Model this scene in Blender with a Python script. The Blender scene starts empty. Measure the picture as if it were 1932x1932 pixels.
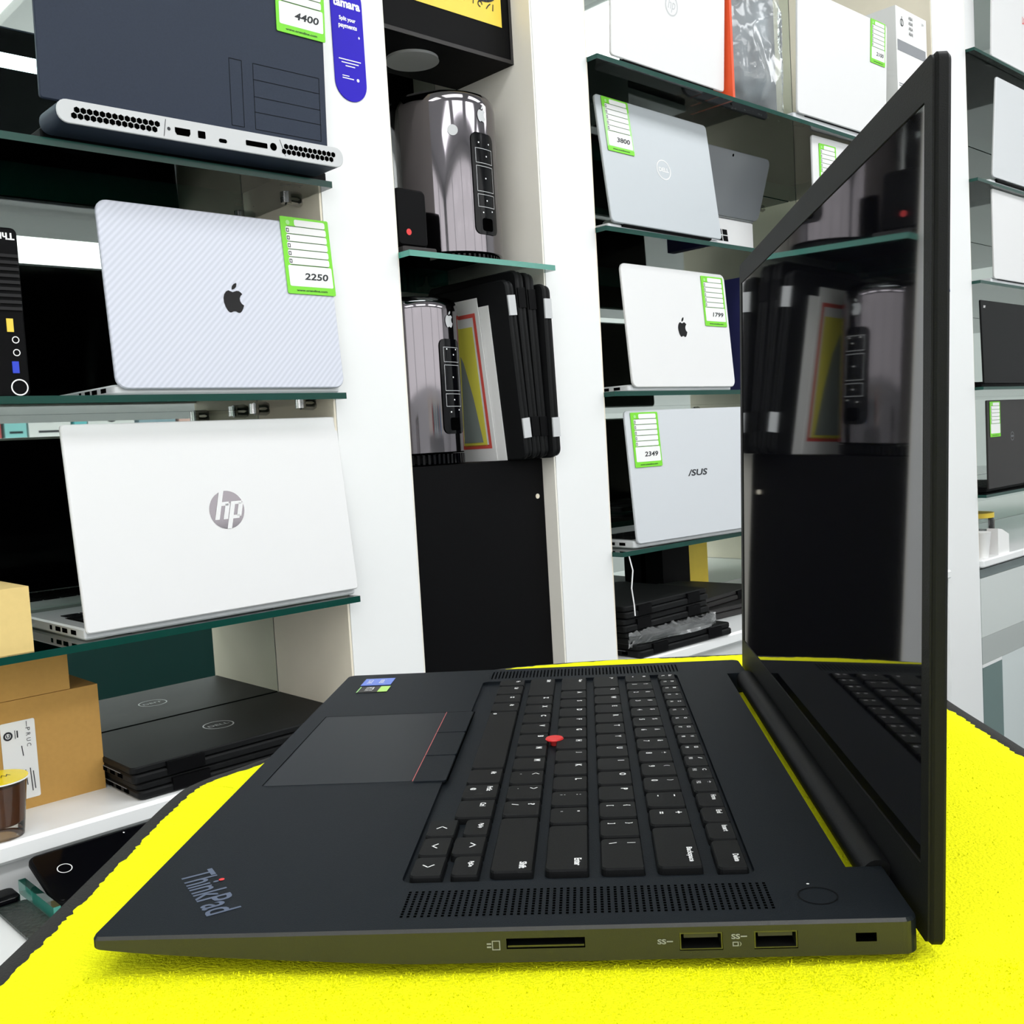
import bpy, bmesh, math, random
from mathutils import Matrix, Vector
random.seed(7)
R = math.radians
# ---------------------------------------------------------------- camera, world, lights, exposure
sc = bpy.context.scene
col = sc.collection
cam_d = bpy.data.cameras.new('camera'); cam = bpy.data.objects.new('camera', cam_d); col.objects.link(cam)
cam_d.sensor_width = 36; cam_d.sensor_fit = 'HORIZONTAL'; cam_d.lens = 1947.62/1932*36
cam_d.clip_start = 0.01; cam_d.clip_end = 50
CAM = Vector((0.16203, -0.30285, 0.14661))
cam.matrix_world = Matrix.Translation(CAM) @ Matrix.Rotation(0.072808, 4, 'Z') @ Matrix.Rotation(math.pi/2-0.066644, 4, 'X') @ Matrix.Rotation(-0.058014, 4, 'Z')
sc.camera = cam
sc.view_settings.view_transform = 'Standard'; sc.view_settings.look = 'None'
sc.view_settings.gamma = 1; sc.view_settings.use_curve_mapping = False
sc.view_settings.exposure = -0.33
w = bpy.data.worlds.new('world'); sc.world = w; w.use_nodes = True
w.node_tree.nodes['Background'].inputs[0].default_value = (1.0, 0.985, 0.975, 1)
w.node_tree.nodes['Background'].inputs[1].default_value = 3.2
# wall frame: s along the shelving wall, d into it (0 = front face of the pillars), z up
PSI = R(47.40838)
EV = Vector((math.cos(PSI), math.sin(PSI), 0)); NV = Vector((-math.sin(PSI), math.cos(PSI), 0))
O = Vector((CAM.x, CAM.y, 0)) + NV*1.14
WM = Matrix(((EV.x, NV.x, 0, O.x), (EV.y, NV.y, 0, O.y), (0, 0, 1, 0), (0, 0, 0, 1)))
FLOOR = -0.95; CEIL = 1.95
def area_light(s, d, z, sx, sy, watts, tilt=0):
    l = bpy.data.lights.new('ceiling_lamp', 'AREA'); l.shape = 'RECTANGLE'; l.size = sx; l.size_y = sy; l.energy = watts
    l.color = (0.97, 0.99, 1.0)
    o = bpy.data.objects.new('ceiling_lamp', l); col.objects.link(o)
    o.matrix_world = WM @ Matrix.Translation((s, d, z)) @ Matrix.Rotation(R(tilt), 4, 'X')
LAMPS = [(s, d) for s in (-0.6, 0.9, 2.4, 3.9) for d in (-1.15, -2.7)]
for s, d in LAMPS: area_light(s, d, CEIL-0.045, 1.1, 0.5, 12)
# ---------------------------------------------------------------- materials
def mat(name, c, rough=0.5, metal=0.0, spec=0.5, noise=0, nscale=60, bump=0, bscale=300, emit=0, coat=0, ior=None):
    m = bpy.data.materials.new(name); m.use_nodes = True
    nt = m.node_tree; b = nt.nodes['Principled BSDF']
    b.inputs['Base Color'].default_value = (*c, 1); b.inputs['Roughness'].default_value = rough
    b.inputs['Metallic'].default_value = metal; b.inputs['Specular IOR Level'].default_value = spec
    b.inputs['Coat Weight'].default_value = coat
    if ior: b.inputs['IOR'].default_value = ior
    if emit:
        b.inputs['Emission Color'].default_value = (*c, 1); b.inputs['Emission Strength'].default_value = emit
    tc = nt.nodes.new('ShaderNodeTexCoord')
    if noise:
        n = nt.nodes.new('ShaderNodeTexNoise'); n.inputs['Scale'].default_value = nscale; n.inputs['Detail'].default_value = 4
        nt.links.new(tc.outputs['Object'], n.inputs['Vector'])
        mx = nt.nodes.new('ShaderNodeMixRGB'); mx.blend_type = 'MIX'
        mx.inputs[1].default_value = (*[x*(1-noise) for x in c], 1); mx.inputs[2].default_value = (*[min(1, x*(1+noise)) for x in c], 1)
        nt.links.new(n.outputs['Fac'], mx.inputs[0]); nt.links.new(mx.outputs[0], b.inputs['Base Color'])
    if bump:
        n2 = nt.nodes.new('ShaderNodeTexNoise'); n2.inputs['Scale'].default_value = bscale; n2.inputs['Detail'].default_value = 3
        nt.links.new(tc.outputs['Object'], n2.inputs['Vector'])
        bp = nt.nodes.new('ShaderNodeBump'); bp.inputs['Strength'].default_value = bump; bp.inputs['Distance'].default_value = 0.001
        nt.links.new(n2.outputs['Fac'], bp.inputs['Height']); nt.links.new(bp.outputs[0], b.inputs['Normal'])
    return m
def glassy(name, tint, fres=1.45, rough=0.02, refl=(1, 1, 1)):
    m = bpy.data.materials.new(name); m.use_nodes = True; nt = m.node_tree
    for n in list(nt.nodes): nt.nodes.remove(n)
    out = nt.nodes.new('ShaderNodeOutputMaterial'); mx = nt.nodes.new('ShaderNodeMixShader')
    tr = nt.nodes.new('ShaderNodeBsdfTransparent'); tr.inputs[0].default_value = (*tint, 1)
    gl = nt.nodes.new('ShaderNodeBsdfGlossy'); gl.inputs['Roughness'].default_value = rough; gl.inputs[0].default_value = (*refl, 1)
    fr = nt.nodes.new('ShaderNodeFresnel'); fr.inputs[0].default_value = fres
    nt.links.new(fr.outputs[0], mx.inputs[0]); nt.links.new(tr.outputs[0], mx.inputs[1]); nt.links.new(gl.outputs[0], mx.inputs[2])
    nt.links.new(mx.outputs[0], out.inputs[0]); return m
def srgb(r, g, b):
    f = lambda x: (x/255/12.92 if x/255 <= .04045 else ((x/255+.055)/1.055)**2.4)
    return (f(r), f(g), f(b))
M = {}
M['white'] = mat('white_laminate', (0.86, 0.87, 0.87), 0.35)
M['ceil'] = mat('ceiling_paint', (0.85, 0.86, 0.87), 0.8, noise=.02)
M['floor'] = mat('dark_floor_tile', (0.035, 0.05, 0.048), 0.25, noise=.2, nscale=3)
M['cream'] = mat('cream_laminate', srgb(240, 231, 212), 0.4, noise=.05, nscale=20)
M['cream_l'] = mat('pale_laminate', srgb(240, 236, 226), 0.4, noise=.04, nscale=20)
M['mirror'] = mat('mirror', (0.72, 0.79, 0.75), 0.015, metal=1)
M['glass'] = glassy('shelf_glass', (0.90, 0.965, 0.94), 1.5)
M['glass_edge'] = mat('glass_edge_green', (0.004, 0.05, 0.038), 0.15, spec=.3)
M['glass_edge_l'] = mat('glass_edge_bright', (0.03, 0.26, 0.2), 0.12, coat=.5)
M['fill_window_glass'] = glassy('fill_window_glass', (0.97, 0.98, 0.98), 1.3)
M['pane'] = glassy('pale_pane', (0.75, 0.85, 0.83), 1.5)
M['deck'] = mat('soft_black_deck', (0.0085, 0.0115, 0.0152), 0.5, spec=.08, noise=.10, nscale=900, bump=.15, bscale=2500)
M['side'] = mat('satin_side', (0.016, 0.0165, 0.015), 0.38, spec=.55, noise=.1, nscale=900, bump=.1, bscale=2500)
M['shell'] = mat('soft_black_shell', (0.0085, 0.009, 0.0095), 0.5, spec=.12, noise=.1, nscale=900, bump=.15, bscale=2500)
M['key'] = mat('black_key', (0.0065, 0.007, 0.0076), 0.5, spec=.10, bump=.1, bscale=3000)
M['black'] = mat('matte_black', (0.0025, 0.0025, 0.003), 0.55, spec=.08)
M['blackgloss'] = mat('gloss_black', (0.002, 0.002, 0.003), 0.08, spec=.18)
M['hole'] = mat('hole_black', (0.001, 0.001, 0.001), 0.9, spec=0)
M['screen'] = mat('glossy_dark_screen', (0.004, 0.004, 0.006), 0.03, ior=1.62, spec=.5)
M['legend'] = mat('white_print', (0.95, 0.95, 0.95), 0.5)
M['port_metal'] = mat('port_metal', (0.12, 0.12, 0.11), 0.4, metal=1)
M['chrome'] = mat('chrome', (0.8, 0.8, 0.8), 0.1, metal=1)
M['red'] = mat('red_rubber', (0.75, 0.03, 0.03), 0.45)
M['redline'] = mat('red_line', (0.55, 0.12, 0.12), 0.5)
M['logo_slate'] = mat('slate_logo', (0.10, 0.13, 0.20), 0.3, metal=.3)
M['yellow'] = mat('yellow_pile', (0.90, 0.91, 0.012), 0.95, spec=.05, noise=.05, nscale=30, bump=.9, bscale=900)
M['binding'] = mat('black_binding', (0.015, 0.015, 0.014), 0.9, bump=.6, bscale=900)
M['silver'] = mat('silver_metal', (0.70, 0.72, 0.74), 0.38, metal=.15, spec=.4)
M['whitelid'] = mat('white_lid', (0.78, 0.78, 0.785), 0.4)
M['greylid'] = mat('blue_grey_lid', srgb(186, 192, 197), 0.4, metal=.1)
M['asuslid'] = mat('cool_silver_lid', srgb(205, 209, 214), 0.4, metal=.1)
M['darklid'] = mat('dark_grey_lid', srgb(48, 46, 46), 0.5, spec=.25)
M['navylid'] = mat('slate_blue_lid', srgb(44, 52, 67), 0.55, spec=.2, noise=.12, nscale=500)
M['lightgrey'] = mat('light_grey_plastic', srgb(196, 198, 200), 0.35)
M['green'] = mat('label_green', srgb(120, 215, 40), 0.5)
M['palegreen'] = mat('label_pale_green', srgb(165, 222, 140), 0.5)
M['paper'] = mat('paper_white', (0.86, 0.86, 0.85), 0.7)
M['ink'] = mat('ink', (0.012, 0.014, 0.02), 0.6)
M['inkgrey'] = mat('faint_ink', (0.25, 0.26, 0.28), 0.6)
M['tongue'] = mat('port_tongue', (0.03, 0.03, 0.028), 0.5)
M['blue'] = mat('violet_blue', srgb(36, 10, 185), 0.4, spec=.2)
M['card'] = mat('kraft_card', srgb(196, 150, 78), 0.8, noise=.08, nscale=150)
M['card2'] = mat('pale_kraft_card', srgb(228, 200, 130), 0.8, noise=.05, nscale=120)
M['gold'] = mat('gold_paper', srgb(240, 208, 70), 0.5, noise=.1, nscale=25)
M['smoke'] = mat('smoked_chrome', (0.20, 0.185, 0.20), 0.07, metal=1)
M['orange'] = mat('orange_card', srgb(230, 80, 30), 0.5)
M['teal'] = mat('deep_blue', srgb(38, 40, 88), 0.4)
M['bracket'] = mat('bracket_steel', (0.5, 0.5, 0.5), 0.15, metal=1)
M['tealcab'] = mat('dark_green_cabinet', (0.008, 0.05, 0.045), 0.35)
M['emit'] = mat('lamp_diffuser', (1, 1, 1), 0.5, emit=3)
M['led'] = mat('led_strip', (0.75, 1, 1), 0.5, emit=6)
# faint diagonal weave for the carbon-textured skin
def weave():
    m = mat('carbon_weave_skin', srgb(214, 216, 230), 0.4); nt = m.node_tree; b = nt.nodes['Principled BSDF']
    tc = nt.nodes.new('ShaderNodeTexCoord'); wv = nt.nodes.new('ShaderNodeTexWave'); wv.wave_type = 'BANDS'; wv.bands_direction = 'DIAGONAL'
    mp = nt.nodes.new('ShaderNodeMapping'); mp.inputs['Scale'].default_value = (1, 1, 0); mp.inputs['Rotation'].default_value = (0, 0, R(0))
    wv.inputs['Scale'].default_value = 80; wv.inputs['Distortion'].default_value = 0.4; wv.inputs['Detail'].default_value = 1
    sx = nt.nodes.new('ShaderNodeMapping'); sx.inputs['Scale'].default_value = (-1, 0, 1)
    nt.links.new(tc.outputs['Object'], sx.inputs[0]); nt.links.new(sx.outputs[0], wv.inputs['Vector'])
    cr = nt.nodes.new('ShaderNodeValToRGB'); cr.color_ramp.elements[0].color = (*srgb(194, 198, 211), 1); cr.color_ramp.elements[1].color = (*srgb(210, 213, 226), 1)
    nt.links.new(wv.outputs['Fac'], cr.inputs[0]); nt.links.new(cr.outputs[0], b.inputs['Base Color']); return m
M['weave'] = weave()
def soot():
    m = bpy.data.materials.new('clear_film'); return m
M['film'] = glassy('clear_film', (0.93, 0.94, 0.95), 1.6, rough=.16)
def milky(m, k):
    nt = m.node_tree; out = nt.nodes['Material Output'] if 'Material Output' in nt.nodes else [n for n in nt.nodes if n.type == 'OUTPUT_MATERIAL'][0]
    src = out.inputs[0].links[0].from_socket; mx = nt.nodes.new('ShaderNodeMixShader'); df = nt.nodes.new('ShaderNodeBsdfDiffuse'); df.inputs[0].default_value = (.9, .92, .93, 1)
    mx.inputs[0].default_value = k; nt.links.new(src, mx.inputs[1]); nt.links.new(df.outputs[0], mx.inputs[2]); nt.links.new(mx.outputs[0], out.inputs[0])
milky(M['film'], .14)
# ---------------------------------------------------------------- mesh helpers
def T(x=0, y=0, z=0): return Matrix.Translation((x, y, z))
def RX(a): return Matrix.Rotation(R(a), 4, 'X')
def RY(a): return Matrix.Rotation(R(a), 4, 'Y')
def RZ(a): return Matrix.Rotation(R(a), 4, 'Z')
def basis(o, x, y, z): 
    return Matrix(((x[0], y[0], z[0], o[0]), (x[1], y[1], z[1], o[1]), (x[2], y[2], z[2], o[2]), (0, 0, 0, 1)))
FACE = basis((0, 0, 0), (1, 0, 0), (0, 0, 1), (0, -1, 0))      # X right, Y up, Z toward the room
def rrect(w, h, r, n=5, x0=0, y0=0, rs=None):
    pts = []; rs = rs or (r, r, r, r)                            # BL, BR, TR, TL
    for (cx, cy, a, rr) in ((x0+rs[0], y0+rs[0], 180, rs[0]), (x0+w-rs[1], y0+rs[1], 270, rs[1]), (x0+w-rs[2], y0+h-rs[2], 0, rs[2]), (x0+rs[3], y0+h-rs[3], 90, rs[3])):
        for i in range(n+1):
            t = R(a+90*i/n); pts.append((cx+rr*math.cos(t), cy+rr*math.sin(t)))
    return pts
def circ(cx, cy, r, n=32, ry=None): return [(cx+r*math.cos(2*math.pi*i/n), cy+(ry or r)*math.sin(2*math.pi*i/n)) for i in range(n)]
_txt = {}
def text_data(s, shear=0, bold=0):
    k = (s, shear, bold)
    if k not in _txt:
        c = bpy.data.curves.new('t', 'FONT'); c.body = s; c.size = 1; c.shear = shear; c.offset = bold; c.resolution_u = 3; c.fill_mode = 'FRONT'
        o = bpy.data.objects.new('t', c); col.objects.link(o)
        dg = bpy.context.evaluated_depsgraph_get(); me = bpy.data.meshes.new_from_object(o.evaluated_get(dg))
        vs = [v.co.copy() for v in me.vertices]; fs = [tuple(p.vertices) for p in me.polygons]
        bpy.data.objects.remove(o); bpy.data.curves.remove(c); bpy.data.meshes.remove(me)
        xs = [v.x for v in vs] or [0]; ys = [v.y for v in vs] or [0]
        _txt[k] = (vs, fs, min(xs), max(xs), min(ys), max(ys))
    return _txt[k]
class MB:
    def __init__(s): s.v = []; s.f = []; s.m = []; s.mats = []; s.x = Matrix()
    def mi(s, m):
        m = M[m] if isinstance(m, str) else m
        if m not in s.mats: s.mats.append(m)
        return s.mats.index(m)
    def add(s, vs, fs, m, x=None):
        b = len(s.v); X = s.x @ x if x is not None else s.x
        s.v += [X @ Vector(v) for v in vs]; i = s.mi(m)
        s.f += [tuple(b+j for j in f) for f in fs]; s.m += [i]*len(fs); return s
    def box(s, x0, x1, y0, y1, z0, z1, m, x=None, msides=None):
        vs = [(a, b, c) for a in (x0, x1) for b in (y0, y1) for c in (z0, z1)]
        s.add(vs, [(1, 5, 7, 3), (0, 2, 6, 4)], m, x)
        b = len(s.v)-8; i = s.mi(msides or m)
        for f in ((0, 4, 5, 1), (2, 3, 7, 6), (0, 1, 3, 2), (4, 6, 7, 5)): s.f.append(tuple(b+j for j in f)); s.m.append(i)
        return s
    def rings(s, rings, m, x=None, caps=True, close=True):
        n = len(rings[0]); vs = [p for r in rings for p in r]; fs = []
        for k in range(len(rings)-1):
            for i in range(n if close else n-1):
                j = (i+1) % n; fs.append((k*n+i, k*n+j, (k+1)*n+j, (k+1)*n+i))
        if caps: fs.append(tuple(reversed(range(n)))); fs.append(tuple((len(rings)-1)*n+i for i in range(n)))
        return s.add(vs, fs, m, x)
    def slab(s, w, h, r, z0, z1, m, x=None, b=0.0006, x0=0, y0=0, rs=None, n=5):       # rounded slab with softened edges, outline in XY
        def ring(i, z):
            rr = [max(q-i, 1e-5) for q in (rs or (r, r, r, r))]
            return [(p[0], p[1], z) for p in rrect(w-2*i, h-2*i, 0, n, x0+i, y0+i, rr)]
        return s.rings([ring(b, z0), ring(0, z0+b), ring(0, z1-b), ring(b, z1)], m, x)
    def poly(s, pts, z, m, x=None): return s.add([(p[0], p[1], z) for p in pts], [tuple(range(len(pts)))], m, x)
    def prism(s, pts, z0, z1, m, x=None): return s.rings([[(p[0], p[1], z0) for p in pts], [(p[0], p[1], z1) for p in pts]], m, x)
    def cyl(s, r, z0, z1, m, x=None, n=32, r2=None):
        return s.rings([[(p[0], p[1], z0) for p in circ(0, 0, r, n)], [(p[0], p[1], z1) for p in circ(0, 0, r2 if r2 is not None else r, n)]], m, x)
    def lathe(s, prof, m, x=None, n=48, caps=True): return s.rings([[(p[0], p[1], z) for p in circ(0, 0, r, n)] for r, z in prof], m, x, caps)
    def ringflat(s, cx, cy, ro, ri, z, m, x=None, n=32, ky=1):
        a = circ(cx, cy, ro, n, ro*ky); b = circ(cx, cy, ri, n, ri*ky)
        return s.add([(p[0], p[1], z) for p in a+b], [(i, (i+1) % n, n+(i+1) % n, n+i) for i in range(n)], m, x)
    def frameflat(s, x0, x1, y0, y1, t, z, m, x=None):
        for q in ((x0, x1, y0, y0+t), (x0, x1, y1-t, y1), (x0, x0+t, y0+t, y1-t), (x1-t, x1, y0+t, y1-t)): s.poly([(q[0], q[2]), (q[1], q[2]), (q[1], q[3]), (q[0], q[3])], z, m, x)
        return s
    def line(s, pts, wd, z, m, x=None, h=0):       # flat stroke through points
        for a, b in zip(pts, pts[1:]):
            a = Vector(a); b = Vector(b); d = (b-a)
            if d.length < 1e-7: continue
            d.normalize(); q = Vector((-d.y, d.x))*wd/2; e = d*wd*.35
            s.poly([a-e-q, b+e-q, b+e+q, a-e+q], z, m, x)
        return s
    def tube(s, pts, r, m, x=None, n=8, caps=True):
        pts = [Vector(p) for p in pts]; rg = []
        for i, p in enumerate(pts):
            d = (pts[min(i+1, len(pts)-1)]-pts[max(i-1, 0)]).normalized(); u = d.orthogonal().normalized()
            if i and abs(d.dot(Vector((0, 0, 1)))) < .95: u = Vector((0, 0, 1)).cross(d).normalized()
            elif abs(d.dot(Vector((0, 0, 1)))) < .95: u = Vector((0, 0, 1)).cross(d).normalized()
            v = d.cross(u); rr = r[i] if isinstance(r, (list, tuple)) else r
            rg.append([p+u*rr*math.cos(2*math.pi*k/n)+v*rr*math.sin(2*math.pi*k/n) for k in range(n)])
        return s.rings(rg, m, x, caps)
    def text(s, t, w, h, m, x=None, cx=0, cy=0, z=0, shear=0, bold=0, fit='box', cap=None):
        vs, fs, a, b, c, d = text_data(t, shear, bold)
        if not vs: return s
        if fit == 'box': kx = w/(b-a); ky = h/(d-c)
        elif fit == 'w': kx = ky = w/(b-a)
        else: kx = ky = h/(d-c)
        mx_, my_ = (a+b)/2, (c+d)/2
        return s.add([((v.x-mx_)*kx+cx, (v.y-my_)*ky+cy, z) for v in vs], fs, m, x)
    def build(s, name, parent=None, smooth=None, x=None):
        me = bpy.data.meshes.new(name); me.from_pydata(s.v, [], s.f)
        for m in s.mats: me.materials.append(m)
        me.polygons.foreach_set('material_index', s.m)
        if smooth: me.polygons.foreach_set('use_smooth', [True]*len(s.f)); 
        me.update()
        if smooth: me.set_sharp_from_angle(angle=R(smooth))
        o = bpy.data.objects.new(name, me); col.objects.link(o)
        if x is not None: o.matrix_local = x
        if parent: o.parent = parent
        return o
def tag(o, label, cat, group=None):
    o['label'] = label; o['category'] = cat
    if group: o['group'] = group
    return o
def thing(name, label, cat, s=0, d=0, z=0, yaw=0, group=None, frame=None):
    o = bpy.data.objects.new(name, None); col.objects.link(o); o.empty_display_size = .02
    o.matrix_world = (WM if frame is None else frame) @ T(s, d, z) @ RZ(yaw)
    return tag(o, label, cat, group)
def struct(name, mb, x=None):
    o = mb.build(name, None, x=WM if x is None else x); o['kind'] = 'structure'; return o
def single(name, mb, label, cat, s=0, d=0, z=0, yaw=0, group=None, smooth=None):
    return tag(mb.build(name, None, smooth, WM @ T(s, d, z) @ RZ(yaw)), label, cat, group)
# ---------------------------------------------------------------- room shell
SL, SR, DB = -2.4, 5.4, -3.6
struct('floor', MB().box(SL, SR, DB, .6, FLOOR-.05, FLOOR, 'floor'))
struct('ceiling', MB().box(SL, SR, DB, .6, CEIL, CEIL+.05, 'ceil'))
struct('wall_back', MB().box(SL, SR, .46, .56, FLOOR, CEIL, 'white'))
struct('wall_front', MB().box(SL, SR, DB-.1, DB, FLOOR, .62, 'white').box(SL, SR, DB-.1, DB, CEIL-.12, CEIL, 'white').box(SL, SL+.25, DB-.1, DB, .62, CEIL-.12, 'white').box(SR-.25, SR, DB-.1, DB, .62, CEIL-.12, 'white'))
wf = MB()
for i in range(6): wf.box(SL+.25+i*(SR-SL-.5)/5-.025, SL+.25+i*(SR-SL-.5)/5+.025, DB-.08, DB-.03, .621, CEIL-.121, 'lightgrey')
o = struct('fill_window_1', wf)  # unseen glazed front, added to throw level fill light onto the shelving
wp = MB().box(SL+.251, SR-.251, DB-.058, DB-.052, .622, CEIL-.122, 'fill_window_glass').build('fill_window_pane', o)
struct('wall_left', MB().box(SL-.1, SL, DB, .6, FLOOR, -.35, 'white').box(SL-.1, SL, DB, .6, CEIL-.12, CEIL, 'white').box(SL-.1, SL, -.35, .6, -.35, CEIL-.12, 'white').box(SL-.1, SL, DB, DB+.2, -.35, CEIL-.12, 'white'))
wf = MB()
for i in range(4): wf.box(SL-.08, SL-.03, DB+.2+i*1.016-.025, DB+.2+i*1.016+.025, -.349, CEIL-.121, 'lightgrey')
o = struct('fill_window_2', wf)  # unseen side glazing, added to brighten the panels that face left
MB().box(SL-.058, SL-.052, DB+.201, -.351, -.348, CEIL-.122, 'fill_window_glass').build('fill_window_pane', o)
struct('wall_right', MB().box(SR, SR+.1, DB, .6, FLOOR, CEIL, 'white'))
# pillars between the cabinets
struct('trim_1', MB().box(.768, .8845, 0, .455, FLOOR, CEIL-.002, 'white'))
struct('trim_2', MB().box(1.1735, 1.2945, 0, .455, FLOOR, CEIL-.002, 'white'))
struct('trim_3', MB().box(2.572, 2.763, 0, .455, FLOOR, CEIL-.002, 'white'))
for i, (s, d) in enumerate(LAMPS):
    t = thing('ceiling_light', 'square white ceiling light panel flush in the shop ceiling', 'light', s, d, CEIL-.002, group='ceiling light panels')
    MB().box(-.6, .6, -.3, .3, -.03, 0, 'white').build('frame', t)
    MB().box(-.56, .56, -.26, .26, -.034, -.0305, 'emit').build('diffuser', t)
# ---------------------------------------------------------------- cabinets
def cabinet(label, s0, s1, dm, side_right=None, side_left=None, zbot=-.235):
    t = thing('display_cabinet', label, 'cabinet', s0, 0, FLOOR)
    W_ = s1-s0; Z = -FLOOR
    MB().box(.004, W_-.004, dm, dm+.004, Z+zbot+.001, Z+CEIL-.3, 'mirror').build('mirror_back', t)
    MB().box(.004, W_-.004, dm+.005, dm+.02, .02, Z+CEIL-.3, 'white').build('back_board', t)
    MB().box(W_-.0035, W_-.0005, .001, dm-.001, Z+zbot+.001, Z+CEIL-.3, 'cream').build('side_panel', t)
    MB().box(.0005, .0035, .001, dm-.001, Z+zbot+.001, Z+CEIL-.3, 'cream').build('side_panel', t)
    MB().box(.001, W_-.001, .012, dm-.001, .02, Z+zbot-.025, 'white').build('base_cabinet', t)
    MB().slab(W_-.002, dm+.011, .008, Z+zbot-.022, Z+zbot, 'white', T(.001, -.012, 0), b=.004).build('counter_board', t, 30)
    return t
cabinet('wide mirror-backed display cabinet left of the first white pillar', -2.35, .768, .195)
cabinet('wide mirror-backed display cabinet behind the open laptop, between two white pillars', 1.2945, 2.572, .387)
cabinet('mirror-backed display cabinet at the right edge beyond the last white pillar', 2.763, 5.35, .387)
def shelf(s0, s1, z, dm, label, group=None, edge='glass_edge', br=(), df=-.028, side=1):
    t = thing('glass_shelf', label, 'shelf', s0, df, z-.008, group=group)
    L_ = s1-s0; dd = dm-df-.003
    MB().box(0, L_, 0, dd, 0, .008, 'glass', msides=edge).build('glass_pane', t)
    for (bs, bd) in br:
        b = MB(); X = T(bs-s0, bd-df, .004)
        b.cyl(.007, -.011, -.004, 'bracket', X); b.cyl(.004, .004, .009, 'bracket', X)
        b.tube([(0, 0, -.009), (.018*side, 0, -.010), (.026*side, 0, -.006)], .004, 'bracket', X)
        b.build('shelf_bracket', t, 40)
    return t
SH = [.490, .2235, -.040]
C1 = [(.742, .044), (.742, .165)]
for z, nm in zip(SH, ('upper', 'middle', 'lower')):
    shelf(-1.2, .766, z, .195, f'{nm} glass shelf with dark green edge in the left cabinet', 'glass shelves of the left cabinet', br=C1)
for z, nm in zip((.763, .490, .2215, -.045), ('top', 'second', 'third', 'bottom')):
    shelf(1.297, 2.535, z, .387, f'{nm} glass shelf of the cabinet between the two right pillars', 'glass shelves of the middle cabinet', br=[(2.52, .05), (2.52, .3)], df=-.022)
for z, nm in zip((1.088, .760, .498, .222, -.062), ('top', 'second', 'third', 'fourth', 'bottom')):
    shelf(2.766, 4.4, z, .387, f'{nm} glass shelf of the cabinet at the right edge', 'glass shelves of the right cabinet', df=-.022, br=[(2.79, .3)], side=-1)
# niche between first and second pillar
t = thing('wall_niche', 'narrow mirror-backed niche between the first two white pillars', 'cabinet', .8845, 0, FLOOR)
MB().box(.003, .286, .235, .239, .02, 2.6, 'mirror').build('mirror_back', t)
MB().box(.2855, .2885, .001, .234, .02, 2.6, 'cream_l').build('side_panel', t)
MB().box(.0005, .003, .001, .234, .02, 2.6, 'cream_l').build('side_panel', t)
MB().box(.003, .2855, .03, .234, 1.055, 1.07, 'black').build('floor_board', t)
b = MB().box(.003, .285, .027, .05, .3, 1.069, 'black')
b.build('black_front_panel', t)
MB().cyl(.004, 0, .001, 'cream', T(.27, .0268, 1.01) @ RX(90), 16).build('knob', t)
shelf(.887, 1.171, .416, .234, 'glass shelf with bright green edge under the upper silver cylinder computer', edge='glass_edge_l', df=-.024)
# ---------------------------------------------------------------- open laptops on the shelves
def apple_pts(cx, cy, h):
    body = [(0, .62), (.10, .66), (.22, .70), (.34, .69), (.44, .62), (.50, .55), (.40, .46), (.34, .34), (.35, .20), (.42, .08), (.53, .01), (.47, -.14), (.38, -.28), (.28, -.36), (.18, -.36), (.08, -.31), (0, -.30),
            (-.08, -.31), (-.18, -.36), (-.27, -.36), (-.37, -.27), (-.46, -.10), (-.52, .12), (-.52, .32), (-.46, .50), (-.35, .64), (-.22, .70), (-.10, .66)]
    leaf = [(-.03, .74), (.10, .78), (.21, .88), (.25, 1.02), (.24, 1.08), (.11, 1.03), (.0, .92), (-.04, .80)]
    k = h/1.44
    return [(cx+x*k, cy+(y-.36)*k) for x, y in body], [(cx+x*k, cy+(y-.36)*k) for x, y in leaf]
def price_tag(parent, x, y, w, h, price, X, rot=0, ink='ink', tint='green'):
    """x, y = lower left corner on the lid face"""
    G = X @ T(x, y, .0006) @ RZ(rot)
    b = MB(); b.slab(w, h, .002, 0, .0009, tint, G, b=.0002)
    b.slab(w, h*.2, .002, 0, .00095, 'green', G @ T(0, h*.8, 0), b=.0002); b.slab(w, h*.09, .002, 0, .00095, 'green', G, b=.0002)
    z = .0011
    b.poly(rrect(w*.64, h*.085, h*.025, 3, w*.28, h*.885), z, 'paper', G)
    for i in range(5): b.poly(rrect(w*.84, h*.088, h*.025, 3, w*.09, h*(.785-.1*i)), z, 'paper', G)
    b.poly(rrect(w*.90, h*.27, h*.02, 3, w*.06, h*.10), z, 'paper', G)
    o = b.build('price_tag', parent); o['label'] = f'green and white price tag marked {price}' if price else 'green and white price tag'
    b = MB()
    for i in range(6): b.line([(w*.12, h*(.878-.1*i)), (w*.9, h*(.878-.1*i))], h*.007, z+.0002, ink, G)
    for i in range(5):
        b.frameflat(w*.10, w*.155, h*(.80-.1*i), h*(.80-.1*i)+h*.05, h*.01, z+.0002, ink, G)
    b.text('www.orendine.com', w*.64, h*.028, ink, G, w*.5, h*.05, z+.0002, bold=.02)
    b.poly(circ(w*.15, h*.925, h*.03, 12), z, 'palegreen', G)
    if price: b.text(price, w*.50, h*.09, ink, G, w*.62, h*.235, z+.0002, shear=.15, bold=.025)
    b.build('printing', o)
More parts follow.
